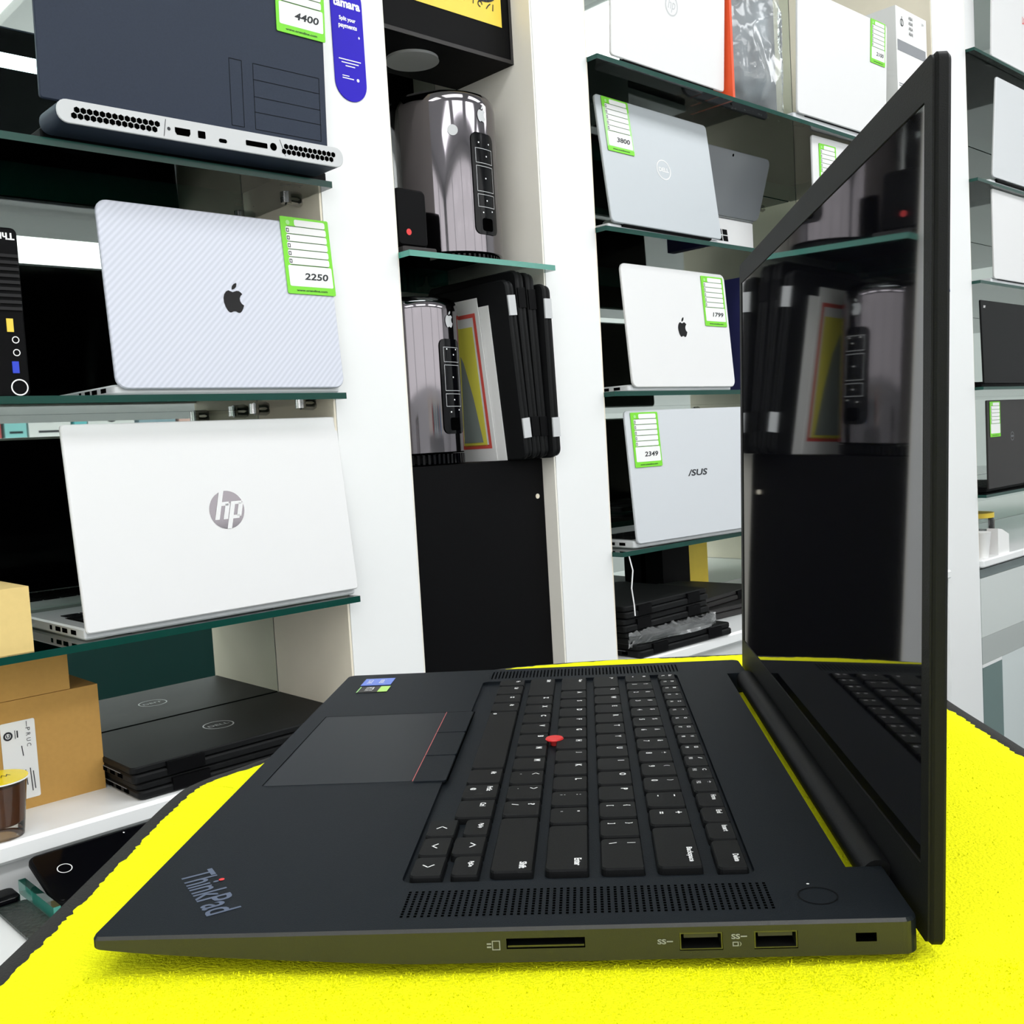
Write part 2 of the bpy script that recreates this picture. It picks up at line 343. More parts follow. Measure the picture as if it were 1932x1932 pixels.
def laptop(name, label, pose, shelf_z, lid_m, base_m, depth, logo=None, tags=(), W=None, rad=.012, group=None, th=.016, gloss_base='black', tag_kw={}):
    s, d, z, yaw, lean, H, W_ = pose; W = W or W_
    t = thing(name, label, 'laptop', s, d, shelf_z, math.degrees(yaw), group)
    zb = max(z-shelf_z, .004)
    # base: wedge with side ports
    th = min(th, .018); hz = min(th, max(zb+.004, .008))
    b = MB(); b.slab(W, depth, rad*.8, .0012, .0012+hz, base_m, T(0, .0075, 0), b=.002); b.build('base', t, 35)
    k = MB(); k.box(W*.05, W*.95, .03, depth*.56, .0013+hz, .0017+hz, 'black')
    for r_ in range(5):
        for c_ in range(14): k.box(W*.06+c_*W*.063, W*.06+c_*W*.063+W*.055, .034+r_*.02, .034+r_*.02+.016, .0017+hz, .0026+hz, 'key')
    k.build('keyboard', t)
    MB().box(W*.32, W*.62, depth*.62, depth*.95, .0013+hz, .0016+hz, 'lightgrey' if base_m in ('silver', 'whitelid', 'asuslid', 'greylid') else 'darklid').build('touchpad', t)
    for i, pd_ in enumerate((.03, .055, .075, .1)):
        MB().box(-.0004, .001, pd_, pd_+(.014 if i != 3 else .006), .0025+hz*.2, .0025+hz*.2+min(.005, hz*.5), 'hole').build('port', t)
    f = MB()
    for fx in (.12, .88): f.box(W*fx-.015, W*fx+.015, .02, .03, 0, .0013, 'black')
    f.build('rubber_foot', t)
    LM = basis((0, 0, zb), (1, 0, 0), (0, math.sin(lean), math.cos(lean)), (0, -math.cos(lean), math.sin(lean)))
    lo = MB().slab(W, H, rad, -.0055, 0, lid_m, LM, b=.0012).build('lid', t, 35)
    MB().slab(W-.006, H-.006, rad*.7, -.0062, -.0056, 'blackgloss', LM @ T(.003, .003, 0), b=.0002).build('screen', t)
    MB().tube([(W*.1, .006, hz+.001), (W*.9, .006, hz+.001)], .0045, 'black', n=10).build('hinge', t, 40)
    if logo: logo(t, LM, W, H)
    for tg in tags: price_tag(t, *tg, LM, **tag_kw)
    return t
def logo_apple(cx, cy, h):
    def f(t, LM, W, H):
        a, l = apple_pts(cx, cy, h); MB().poly(a, .0003, 'blackgloss', LM).poly(l, .0003, 'blackgloss', LM).build('logo', t)
    return f
def logo_hp(cx, cy, r, mm='smoke', tm='whitelid'):
    def f(t, LM, W, H):
        b = MB(); b.poly(circ(cx, cy, r, 48), .0003, mm, LM); o = b.build('logo', t)
        b = MB(); k = r*.1; z = .0006; sl = .28
        def bar(x0, y0, y1, wd=.26): b.poly([(cx+r*(x0+y0*sl), cy+r*y0), (cx+r*(x0+wd+y0*sl), cy+r*y0), (cx+r*(x0+wd+y1*sl), cy+r*y1), (cx+r*(x0+y1*sl), cy+r*y1)], z, tm, LM)
        bar(-.62, -.48, 1.0); bar(-.14, -.48, .32); bar(-.62+.26, .22, .42, .40)
        bar(.16, -.99, .42); bar(.62, -.38, .32); bar(.42, .26, .42, .36); bar(.42, -.48, -.30, .36)
        b.build('lettering', o)
    return f
def logo_ring(cx, cy, rx, ry, txt, m='paper'):
    def f(t, LM, W, H):
        b = MB(); b.ringflat(cx, cy, rx, rx*.9, .0003, m, LM, 40, ry/rx); b.text(txt, rx*1.4, ry*.42, m, LM, cx, cy, .0003, bold=.03); b.build('logo', t)
    return f
def logo_text(cx, cy, w, h, txt, m='ink', shear=0):
    def f(t, LM, W, H): MB().text(txt, w, h, m, LM, cx, cy, .0003, shear=shear, bold=.025).build('logo', t)
    return f
def logo_dots(cx, cy, r, m='lightgrey'):
    def f(t, LM, W, H): MB().ringflat(cx, cy, r, r*.86, .0003, m, LM).text('hp', r*1.2, r*1.3, m, LM, cx, cy, .0003, shear=.3).build('logo', t)
    return f
# left cabinet
def bar_logo(t, LM, W, H):
    b = MB()
    for q in ((.2200, .0075, .237, .085), (.2515, .0075, .345, .085)): b.frameflat(q[0], q[2], q[1], q[3], .0006, .0003, 'black', LM)
    for y in (.066, .046, .028): b.line([(.2515, y), (.345, y)], .0006, .0003, 'black', LM)
    b.build('embossed_lines', t)
    # rear exhaust housing reaching out behind the hinge
    X = T(-.012, -.045, .012)
    r = MB(); r.slab(.346, .024, .011, -.050, 0, 'navylid', basis((-.002, -.045, .008), (1, 0, 0), (0, 0, 1), (0, -1, 0)), b=.002)
    o = r.build('rear_housing', t, 40)
    F = basis((-.002, -.0456, .008), (1, 0, 0), (0, 0, 1), (0, -1, 0))
    MB().slab(.346, .024, .011, -.001, .0015, 'lightgrey', F, b=.0006).build('rear_plate', o, 40)
    for (x0, n) in ((.017, 14), (.262, 11)):
        g = MB()
        for i in range(n):
            for j in range(2):
                g.poly([(x0+i*.0066+(j*.0033)+.0034*math.cos(R(30+60*k)), .0082+j*.0062+.0034*math.sin(R(30+60*k))) for k in range(6)], .0017, 'hole', F)
        g.build('vent_grille', o)
    p = MB()
    p.poly([(.128, .0065), (.142, .0065), (.144, .0095), (.144, .0145), (.126, .0145), (.126, .0095)], .0017, 'hole', F)
    p.poly(rrect(.009, .008, .001, 2, .153, .007), .0017, 'hole', F); p.poly(rrect(.010, .0045, .002, 3, .178, .006), .0017, 'hole', F)
    p.poly(rrect(.028, .006, .001, 2, .212, .008), .0017, 'hole', F); p.poly(circ(.248, .0115, .0045, 20), .0017, 'hole', F); p.poly(circ(.119, .0115, .002, 14), .0017, 'ink', F)
    p.line([(.113, .003), (.116, .021)], .0007, .0017, 'ink', F); p.line([(.2635, .003), (.257, .021)], .0007, .0017, 'ink', F)
    p.build('port_row', o)
P = dict(alien=(.4257, .0300, .5300, -.008, -.02, .24, .36), mac1=(.4797, -.0001, .2325, .0003, .0818, .213, .304), hp=(.4219, -.0044, -.0346, .0055, .1115, .2311, .360),
 asus=(1.341, -.0196, -.0364, -.0628, .0736, .2267, .325), mac2=(1.3666, -.0055, .2288, .0075, .0738, .2128, .304), dell=(1.3489, .0076, .5071, .0158, .1183, .2197, .322),
 hpt=(1.3584, .0001, .7798, .0077, -.0604, .22, .325), whr=(1.908, -.0176, .7765, -.0181, -.0439, .2462, .36), wh2=(1.9895, 0, .530, -.0319, 0, .2205, .325),
 r1=(2.907, -.01, 1.099, 0, -.0353, .245, .35), r2=(2.893, -.01, .781, 0, -.06, .258, .35), r3=(2.888, -.01, .512, 0, 0, .238, .35), r5=(2.8447, .0024, -.0529, .0165, -.0024, .2398, .36))
P['alien'] = (.4178, -.014, .5348, -.0034, -.0477, .2364, .3544)
P['mac1'] = (.4694, -.025, .2304, .0096, .0836, .2092, .2992); P['hp'] = (.4139, -.026, -.0312, .0113, .1105, .2268, .3546)
laptop('open_laptop', 'slate blue gaming laptop with silver honeycomb rear vents on the upper left shelf', P['alien'], SH[0], 'navylid', 'black', .185, bar_logo, [(.2865, .1300, .070, .098, '4400')], rad=.004)
laptop('open_laptop', 'silver carbon-textured laptop with black fruit logo, tagged 2250', P['mac1'], SH[1], 'weave', 'silver', .19, logo_apple(.1537, .1085, .036), [(.2300, .1180, .071, .097, '2250', )], rad=.013)
laptop('open_laptop', 'large white laptop with round chrome logo on the lower left shelf', P['hp'], SH[2], 'whitelid', 'silver', .192, logo_hp(.1820, .1188, .0228), rad=.004)
# middle cabinet
laptop('open_laptop', 'white laptop on the top shelf beside the bagged grey pack', P['hpt'], .763, 'whitelid', 'silver', .22, logo_dots(.163, .1165, .018), rad=.006)
laptop('open_laptop', 'blue-grey laptop with round ring logo and tag at its left corner', P['dell'], .490, 'greylid', 'silver', .22, logo_ring(.1665, .1120, .0205, .0182, 'DELL'), [(.0150, .1240, .071, .094, '3800')], rad=.008, tag_kw=dict(tint='palegreen'))
laptop('open_laptop', 'small white laptop with black fruit logo and tag at its right corner', P['mac2'], .2215, 'whitelid', 'silver', .21, logo_apple(.1555, .1085, .036), [(.2260, .1130, .069, .093, '1799')], rad=.012)
laptop('open_laptop', 'cool silver laptop with angular black lettering low on the middle cabinet', P['asus'], -.045, 'asuslid', 'silver', .225, logo_text(.172, .112, .054, .0115, '/SUS', 'ink', .2), [(.0120, .1290, .068, .094, '2349')], rad=.008)
laptop('open_laptop', 'large white laptop beside the printed white carton on the top shelf', P['whr'], .763, 'whitelid', 'silver', .24, None, [(.2860, .1540, .064, .092, '2100')], rad=.008)
laptop('open_laptop', 'white laptop half hidden behind the black lid, tag at its left corner', P['wh2'], .490, 'whitelid', 'silver', .22, None, [(.0230, .1120, .066, .094, '')], rad=.006)
# right cabinet
laptop('open_laptop', 'white laptop on the top shelf at the right edge', P['r1'], 1.088, 'whitelid', 'silver', .24, logo_text(.215, .137, .02, .02, 'LG', 'red'), rad=.006)
laptop('open_laptop', 'pale silver laptop second from top at the right edge', P['r2'], .760, 'silver', 'silver', .22, None, rad=.010)
laptop('open_laptop', 'white laptop third from top at the right edge', P['r3'], .498, 'whitelid', 'silver', .22, None, rad=.006)
laptop('open_laptop', 'black laptop fourth from top at the right edge', (2.828, 0, .232, 0, .02, .222, .33), .222, 'shell', 'black', .22, logo_text(.022, .205, .016, .006, 'SE', 'legend', .3), rad=.003)
laptop('open_laptop', 'dark grey laptop with a green tag, lowest shelf at the right edge', P['r5'], -.062, 'darklid', 'black', .22, logo_ring(.175, .138, .012, .012, ''and'' or 'o', 'inkgrey'), [(.0150, .1400, .072, .096, '')], rad=.004)
# laptop showing its screen, behind the ring-logo one
t = thing('white_box', 'white box with black four-square mark behind the ring-logo laptop', 'box', 1.690, .125, .4903, 0)
MB().slab(.262, .20, .006, 0, .098, 'whitelid', b=.003).build('carton', t, 35)
b = MB(); F_ = basis((0, -.0004, 0), (1, 0, 0), (0, 0, 1), (0, -1, 0))
for i in (0, 1):
    for j in (0, 1): b.poly([(.128+i*.020+j*-.002, .050+j*.013), (.145+i*.020+j*-.002, .050+j*.013), (.143+i*.020+j*-.002, .061+j*.013), (.126+i*.020+j*-.002, .061+j*.013)], 0, 'black', F_)
b.build('printed_mark', t)
t = thing('open_laptop', 'small grey laptop with its lid up on the white box behind the ring-logo laptop', 'laptop', 1.672, .120, .5886, 0)
MB().slab(.29, .19, .012, .001, .010, 'lightgrey', T(0, .006, 0), b=.002).build('base', t, 35)
LMX = basis((0, 0, .002), (1, 0, 0), (0, -math.sin(R(17)), math.cos(R(17))), (0, -math.cos(R(17)), -math.sin(R(17))))
MB().slab(.29, .128, .014, -.006, 0, mat('grey_screen', srgb(120, 124, 128), .25), LMX, b=.001).build('lid', t, 35)
MB().poly(circ(.155, .119, .003, 16), .0004, 'hole', LMX).build('webcam', t)
# ---------------------------------------------------------------- orange box, plastic-wrapped pack, printed carton on the top shelf
single('product_box', MB().box(0, .007, 0, .1, 0, .3, 'orange'), 'thin orange box standing beside the white laptop on the top shelf', 'box', 1.690, -.012, .763)
t = thing('bagged_pack', 'grey pack wrapped in crumpled clear plastic on the top shelf', 'bag', 1.700, .0, .763)
MB().slab(.190, .27, .02, 0, .07, mat('grey_foam', srgb(140, 150, 156), .7, noise=.25, nscale=14), T(.006, .085, .003) @ RX(90), b=.012).build('grey_pack', t, 50)
def crumple(w, h, dz, nx, ny, seed, m, thick=0):
    rnd = random.Random(seed); b = MB(); vs = []; fs = []
    pts = [(rnd.random(), rnd.random(), rnd.choice((-1, 1))*rnd.uniform(.4, 1), rnd.uniform(0, math.pi)) for _ in range(26)]
    for j in range(ny+1):
        for i in range(nx+1):
            u, v = i/nx, j/ny; z = 0
            for (a, c, k, an) in pts:
                q = (u-a)*math.cos(an)+(v-c)*math.sin(an); z += k*max(0, .16-abs(q))*math.exp(-((u-a)**2+(v-c)**2)*14)
            e = min(u, 1-u, v, 1-v); vs.append((u*w+rnd.uniform(-.002, .002), v*h+(rnd.uniform(-.004, .004) if e == 0 else 0), z*dz*4+min(e*6, 1)*.02))
    for j in range(ny):
        for i in range(nx): a = j*(nx+1)+i; fs.append((a, a+1, a+nx+2, a+nx+1))
    return b.add(vs, fs, m)
b = crumple(.203, .30, .020, 46, 60, 5, 'film')
o = b.build('plastic_bag', t, 28, x=basis((0, .012, .001), (1, 0, 0), (0, 0, 1), (0, -1, 0))); 
t = thing('printed_carton', 'white carton with grey-barred label beside the white laptop on the top shelf', 'box', 2.385, .001, .763)
MB().box(0, .158, 0, .22, 0, .345, 'paper').build('carton', t)
b = MB(); F_ = basis((0, -.0005, 0), (1, 0, 0), (0, 0, 1), (0, -1, 0))
b.poly([(.005, .245), (.150, .245), (.150, .27), (.005, .27)], 0, 'inkgrey', F_)
b.text('i', .004, .022, 'ink', F_, .03, .315, 0); b.ringflat(.03, .312, .009, .007, 0, 'ink', F_, 16)
for i, y in enumerate((.33, .318, .306, .294)): b.text('ABAR'[:3+i % 2], .022, .008, 'ink', F_, .075, y, 0)
for y in (.17, .165, .135, .13, .09): b.line([(.008, y), (.1, y)], .0022, 0, 'inkgrey', F_)
b.text('UV', .012, .006, 'inkgrey', F_, .138, .33, 0); b.build('label_print', t)
# ---------------------------------------------------------------- black mini desktop on the left, second shelf
t = thing('mini_desktop', 'black upright mini desktop with front ports, cut off by the left edge', 'computer', .215, -.018, SH[1])
F_ = basis((0, 0, 0), (1, 0, 0), (0, 0, 1), (0, -1, 0))
MB().slab(.166, .172, .006, -.18, 0, 'black', F_, b=.0015).build('case', t, 35)
b = MB()
for i in range(9): b.box(.1, .1645, -.0016, .0, .088+i*.0067, .088+i*.0067+.0032, 'blackgloss')
b.build('vent_grille', t)
MB().text('Think', .026, .007, 'legend', F_ @ T(.150, .163, .0005) @ RZ(180), 0, 0, 0, bold=.03).build('lettering', t)
MB().box(.148, .1545, -.001, 0, .066, .0795, 'gold').build('port', t)['label'] = 'yellow port'
for z in (.058, .045): MB().ringflat(.1555, z, .0036, .0027, .0006, 'legend', F_).build('audio_jack', t)
MB().box(.150, .1565, -.001, 0, .024, .036, mat('usb_blue', srgb(30, 60, 200), .4)).build('port', t)['label'] = 'blue port'
MB().ringflat(.1555, .0095, .0085, .0072, .0006, 'legend', F_).build('power_button', t)
# yellow-brown box on the bottom left shelf
single('cardboard_box', MB().box(0, .155, 0, .17, 0, .068, 'card2'), 'pale brown cardboard box on the lower left shelf by the white laptop', 'box', .206, -.02, SH[2], 0)
# LED strip at the left cabinet
single('led_strip', MB().box(0, 1.7, 0, .006, 0, .013, 'led'), 'glowing white strip light at the cabinet back, upper left', 'light', -.95, .188, .637)
# stack of two black laptops, cartons, cup on the counter board
CB = -.235
def closed_laptop(name, label, s, d, z, yaw, w, dp, h, group=None, ring=True, m='shell', frame=None, notch=True):
    t = thing(name, label, 'laptop', s, d, z, yaw, group, frame)
    MB().slab(w, dp, .008, .001, h*.55, m, b=.002).build('base', t, 35)
    MB().slab(w, dp-.004, .008, h*.58, h, m, T(0, .004, 0), b=.0015).build('lid', t, 35)
    for q in (.13, .72): MB().box(w*q, w*(q+.15), -.0008, .008, h*.15, h*.93, 'black').build('hinge', t)
    f = MB()
    for a in (.1, .85): f.box(w*a, w*a+.02, .02, .026, 0, .0012, 'black'); f.box(w*a, w*a+.02, dp-.03, dp-.024, 0, .0012, 'black')
    f.build('rubber_foot', t)
    b = MB()
    for i in range(5): b.box(-.0005, .0, .03+i*.022, .03+i*.022+.013, h*.18, h*.42, 'hole'); 
    b.build('port_row', t)
    b = MB(); b.box(-.0008, 0, .035, .12, h*.44, h*.47, 'inkgrey'); 
    if ring:
        X = T(w*.5, dp*.5, h+.0003); b.ringflat(0, 0, .02, .0182, 0, 'lightgrey', X, 40); b.text('DELL', .028, .0075, 'lightgrey', X, 0, 0, 0); 
    b.build('logo', t) if ring else b.build('trim_line', t)
    return t
closed_laptop('closed_laptop', 'closed black laptop at the bottom of the pair beside the cardboard boxes', .466, -.002, CB, 0, .31, .192, .0185, 'pair of closed black laptops', ring=False)
closed_laptop('closed_laptop', 'closed black laptop with ring logo lying on its twin beside the cardboard boxes', .461, 0, CB+.0188, 0, .312, .193, .0195, 'pair of closed black laptops')
t = thing('cardboard_box', 'large brown cardboard box with white shipping label on the counter board', 'box', .190, .085, CB)
F_ = basis((0, -.0006, 0), (1, 0, 0), (0, 0, 1), (0, -1, 0))
MB().box(0, .272, 0, .10, 0, .126, 'card').build('carton', t)
o = MB().poly(rrect(.037, .090, .002, 3, .161, .012), 0, 'paper', F_).build('shipping_label', t)
b = MB(); b.ringflat(.1685, .087, .0050, .0030, .0003, 'ink', F_); b.text('U', .004, .004, 'ink', F_, .1685, .087, .0003, bold=.04)
b.line([(.1760, .083), (.1760, .092)], .0007, .0003, 'ink', F_); b.line([(.1785, .084), (.1785, .091)], .0014, .0003, 'ink', F_)
for i, c in enumerate('PRUC'): b.text(c, .0035, .0045, 'ink', F_ @ T(.190, .091-.006*i, .0003) @ RZ(-90))
b.line([(.189, .100), (.189, .094)], .0006, .0003, 'ink', F_)
for x, a_, c_ in ((.183, .062, .073), (.185, .028, .045), (.190, .020, .046), (.193, .022, .042)): b.line([(x, a_), (x-.001, c_)], .0010, .0003, 'ink', F_)
b.build('label_print', o)
single('cardboard_box', MB().box(0, .24, 0, .10, 0, .058, 'card'), 'flat brown cardboard box lying on top of the larger labelled one', 'box', .190, .084, CB+.1268)
t = thing('pudding_cup', 'clear plastic cup of brown pudding with yellow foil lid on the counter board', 'cup', .324, .016, CB)
M['cup_clear'] = glassy('clear_cup', (0.93, 0.94, 0.94), 1.4, rough=.05)
MB().lathe([(.020, .0), (.022, .001), (.0235, .013), (.0285, .058), (.0292, .060)], 'cup_clear', caps=True).build('cup', t, 40)
MB().lathe([(.020, .014), (.0225, .016), (.0265, .056), (.0265, .0565)], mat('brown_pudding', srgb(120, 72, 38), .4, noise=.2, nscale=60)).build('pudding', t, 40)
MB().lathe([(.0305, .0605), (.0315, .0612), (.0305, .0619)], 'white').build('rim', t)
o = MB().lathe([(.0300, .0622), (.0300, .0626)], mat('yellow_foil', srgb(250, 225, 10), .25)).build('foil_lid', t)
b = MB()
for i in range(5): b.line([(-.012+i*.005, -.004), (-.009+i*.005, .004), (-.007+i*.005, -.001)], .0008, .0630, 'ink')
b.build('lettering', o)
# ---------------------------------------------------------------- below the board: tablet, glass divider, dark mat, white cabinet
t = thing('low_display_case', 'low white display case in front of the left counter board', 'cabinet', -.9, -.515, FLOOR)
Z_ = -FLOOR
MB().box(0, 1.35, 0, .50, .02, Z_-.287, 'white').build('body', t)
MB().box(.0, 1.35, .0, .50, .0, .02, 'black').build('plinth', t)
MB().line([(1.15, .02), (1.15, .30)], .0015, Z_-.2865, 'ink').build('panel_joint', t)
t = thing('tablet', 'black glossy tablet with round home button tilted below the counter board', 'tablet', .335, -.098, -.2862, 0)
TX = RX(18)
MB().slab(.27, .086, .010, 0, .007, 'black', TX, b=.0015).build('case', t, 35)
MB().slab(.264, .080, .008, .007, .0075, 'blackgloss', TX @ T(.003, .003, 0), b=.0002).build('screen', t)
MB().ringflat(.026, .050, .0075, .0066, .0078, 'legend', TX).build('home_button', t)
MB().poly(circ(.10, .078, .0010, 10), .0078, 'legend', TX).build('camera', t)
single('glass_divider', MB().box(0, .007, 0, .10, 0, .014, 'glass', msides='glass_edge_l'), 'thick clear glass strip with green edge left of the black tablet', 'glass', .325, -.120, -.2868, 0)
single('rubber_mat', MB().slab(.030, .115, .004, 0, .004, mat('ribbed_black', (.012, .02, .016), .3, bump=1, bscale=220)), 'dark speckled mat under the counter edge, left of the glass strip', 'mat', .293, -.165, -.2868, 0)
single('phone', MB().slab(.065, .032, .006, 0, .008, 'blackgloss'), 'glossy black phone at the left edge behind the speckled mat', 'phone', .254, -.048, -.2868, 0)
# ---------------------------------------------------------------- niche contents
def cylinder_computer(label, s, d, z, r, h, turn, dot=True):
    t = thing('cylinder_computer', label, 'computer', s, d, z, turn)
    b = MB(); b.lathe([(r*.86, .0), (r*.9, .004), (r*.9, .014)], 'black')
    for i in range(60): b.box(r*.88, r*.97, -.0018, .0018, .002, .016, 'blackgloss', RZ(6*i))
    b.build('vented_base', t, 30)
    MB().lathe([(r*.96, .017), (r, .019), (r, h-.02), (r*.985, h-.009), (r*.93, h-.002), (r*.85, h), (r*.80, h-.003), (r*.76, h-.03)], 'smoke', n=96).build('shell', t, 50)
    # port panel wraps the cylinder at local -Y
    def wrap(pts, rr):
        return [(rr*math.sin(x/rr), -rr*math.cos(x/rr), y) for x, y in pts]
    def patch(x0, x1, y0, y1, rr, m, bb, rad=.004, rows=6):
        out = rrect(x1-x0, y1-y0, rad, 4, x0, y0)
        n = len(out); cx = (x0+x1)/2
        L_ = sorted([p for p in out if p[0] <= cx], key=lambda p: p[1]); R_ = sorted([p for p in out if p[0] > cx], key=lambda p: p[1])
        k = 8; vs = []; fs = []
        for a, c in zip(L_, R_):
            vs += wrap([(a[0]+(c[0]-a[0])*i/k, a[1]+(c[1]-a[1])*i/k) for i in range(k+1)], rr)
        for j in range(len(L_)-1):
            for i in range(k): q = j*(k+1)+i; fs.append((q, q+1, q+k+2, q+k+1))
        bb.add(vs, fs, m)
    b = MB(); patch(-.024, .024, .045, h-.062, r+.0015, 'blackgloss', b, .01); o = b.build('port_panel', t, 60)
    b = MB()
    for (y0, y1) in ((.062, .064), (.085, .104), (.108, .146), (.150, .172)):
        if y1-y0 < .01: continue
        for (a, c, e, f) in ((-.018, .018, y0, y0+.0007), (-.018, .018, y1-.0007, y1), (-.018, -.0173, y0, y1), (.0173, .018, y0, y1)): patch(a, c, e, f, r+.0021, 'lightgrey', b, .0002)
    for (x, y) in ((-.011, h-.078), (.011, h-.078), (0, .094), (0, .127), (.004, .160), (-.009, .076), (.011, .079)): patch(x-.0012, x+.0012, y, y+.002, r+.0023, 'legend', b, .0003)
    patch(-.011, .011, .050, .069, r+.0021, 'hole', b, .004); b.build('ports', o)
    a, l = apple_pts(0, h-.033, .024)
    b = MB()
    for pl in (a, l):
        b.add(wrap(pl, r+.0009), [tuple(range(len(pl)))], 'lightgrey')
    b.build('logo', t)
    if dot: MB().poly(circ(0, 0, .008, 20), 0, 'lightgrey', basis((0, 0, 0), (1, 0, 0), (0, 0, 1), (0, -1, 0)) if False else T((r+.0007)*math.sin(-.62), -(r+.0007)*math.cos(-.62), h-.062) @ RZ(math.degrees(-.62)) @ basis((0, 0, 0), (1, 0, 0), (0, 0, 1), (0, -1, 0))).build('sticker', t)
    return t
cylinder_computer('tall smoky chrome cylinder computer standing on the niche glass shelf', 1.068, .105, .417, .083, .257, 6)
cylinder_computer('smoky chrome cylinder computer at the niche bottom beside the framed card', .975, .106, .1202, .079, .246, 14, False)
t = thing('mini_desktop', 'small black desktop computer with red dot left of the upper cylinder', 'computer', .895, .01, .4165)
F_ = basis((0, 0, 0), (1, 0, 0), (0, 0, 1), (0, -1, 0))
MB().slab(.055, .080, .008, -.07, 0, 'black', F_ @ T(0, .012, 0), b=.003).build('case', t, 35)
MB().poly(circ(.020, .032, .0045, 18), .0006, 'red', F_).build('red_dot', t)
MB().slab(.060, .010, .003, -.08, .012, 'darklid', F_, b=.002).build('tray', t)
# sign box with gold calligraphy and a round downlight
t = thing('sign_box', 'black box with gold calligraphy front and round downlight at the niche top', 'sign', .887, .042, .737)
MB().box(0, .2835, 0, .136, 0, .55, 'black').build('box', t)
F_ = basis((0, -.0008, 0), (1, 0, 0), (0, 0, 1), (0, -1, 0))
o = MB().poly([(.02, .052), (.262, .052), (.262, .5), (.02, .5)], 0, 'gold', F_).build('gold_panel', t)
MB().frameflat(.0, .2835, 0, .55, .006, .0006, 'darklid', F_).build('frame_edge', t)
b = MB()
rs = random.Random(11)
def arc(cx, cy, r, a0, a1, wd, ky=1, n=10):
    b.line([(cx+r*math.cos(R(a0+(a1-a0)*i/n)), cy+ky*r*math.sin(R(a0+(a1-a0)*i/n))) for i in range(n+1)], wd, .0006, 'ink', F_)
arc(.222, .098, .028, 200, 340, .0035, .5); b.line([(.247, .092), (.232, .101), (.214, .098)], .003, .0006, 'ink', F_)
for i in range(7): arc(.205-.012*i, .100+.002*i, .006, 180, 360, .003); b.line([(.199-.012*i, .100), (.200-.012*i, .135+.008*(i % 3))], .003, .0006, 'ink', F_)
arc(.105, .118, .022, 150, 400, .0035, .6); arc(.150, .122, .014, 180, 380, .003); arc(.075, .128, .03, 200, 330, .003, .5)
for i in range(5): arc(.18-.025*i, .14+.006*(i % 2), .012, 0, 200, .003, .8)
for i in range(18): b.poly(circ(.07+rs.random()*.17, .085+rs.random()*.07, .0018, 8), .0006, 'ink', F_)
for i, x in enumerate((.245, .235, .218, .205, .190, .178, .150, .125, .108, .090)):
    y = .076+.0008*i
    if i % 3 == 0: b.line([(x, y+.006), (x-.001, y-.003)], .0018, .0006, 'ink', F_)
    elif i % 3 == 1: b.line([(x-.004, y-.003), (x, y+.002), (x+.004, y+.005)], .0018, .0006, 'ink', F_)
    else: arc(x, y, .004, 0, 270, .0018)
b.build('calligraphy', o)
MB().lathe([(.041, -.0035), (.040, -.001), (.040, .001)], 'lightgrey', T(.135, .068, -.0015)).build('downlight', t, 40)
# stacked upright black laptops in the niche
def spine_laptop(label, s0, tilt, h=.278, th=.0165, clips='black', z=.1202, d=-.012):
    t = thing('upright_laptop', label, 'laptop', s0, d, z, 0, 'black laptops standing upright in the niche')
    X = RY(-tilt)
    sx = basis((0, 0, 0), (0, 1, 0), (0, 0, 1), (1, 0, 0))
    MB().slab(.21, h, .012, 0, th*.52, 'shell', X @ sx, b=.002).build('base', t, 35)
    MB().slab(.21, h-.004, .012, th*.55, th, 'shell', X @ sx @ T(0, .002, 0), b=.002).build('lid', t, 35)
    for z0 in (h*.12, h*.80): MB().box(th*.05, th*.95, -.0012, .006, z0, z0+.030, clips, X).build('hinge', t)
    return t
spine_laptop('black laptop standing upright with silver hinge caps, behind the framed card', 1.0975, 5.0, clips='lightgrey', h=.272)
spine_laptop('second upright black laptop from the framed card, in the niche row', 1.1150, 4.0, h=.287)
spine_laptop('third upright black laptop from the framed card, slimmer hinges', 1.1325, 3.0, h=.285)
spine_laptop('upright black laptop with silver hinge caps against the niche right side', 1.1505, 1.2, clips='lightgrey', h=.268, d=-.02)
# two cards leaning on the first upright laptop
def card(label, s, tilt, d0, w, h, deco):
    t = thing('bordered_card', label, 'card', s, d0, .1203)
    X = RY(-tilt) @ basis((0, w, 0), (0, -1, 0), (0, 0, 1), (-1, 0, 0))       # faces -s
    MB().box(0, w, 0, h, -.001, 0, 'paper', X).build('sheet', t)
    if deco:
        b = MB(); b.frameflat(.002, w-.008, .02, h-.022, .006, .0004, mat('red_border', srgb(226, 90, 80), .6), X); b.build('red_border', t)
        b = MB(); b.poly([(.010, .024), (w-.018, .024), (w-.018, h-.042), (.010, h-.042)], .0004, mat('yellow_border', srgb(240, 232, 90), .6), X); o = b.build('yellow_panel', t)
        b = MB(); g = [(.014, .030), (w-.026, .030), (w-.036, h*.4), (w-.048, h*.62), (w-.060, h-.070), (w-.068, h-.054), (w-.078, h-.050), (w-.086, h-.062), (.014, h*.55)]
        b.poly([p for p in g], .0008, mat('grey_oval', srgb(150, 160, 155), .25), X); b.build('grey_picture', o)
    return t
card('white card with red and yellow border leaning on the upright black laptops', 1.0945, 5.6, .050, .105, .252, True)
card('plain pale card behind the red-bordered one, against the black laptops', 1.0962, 5.2, .030, .10, .238, False)
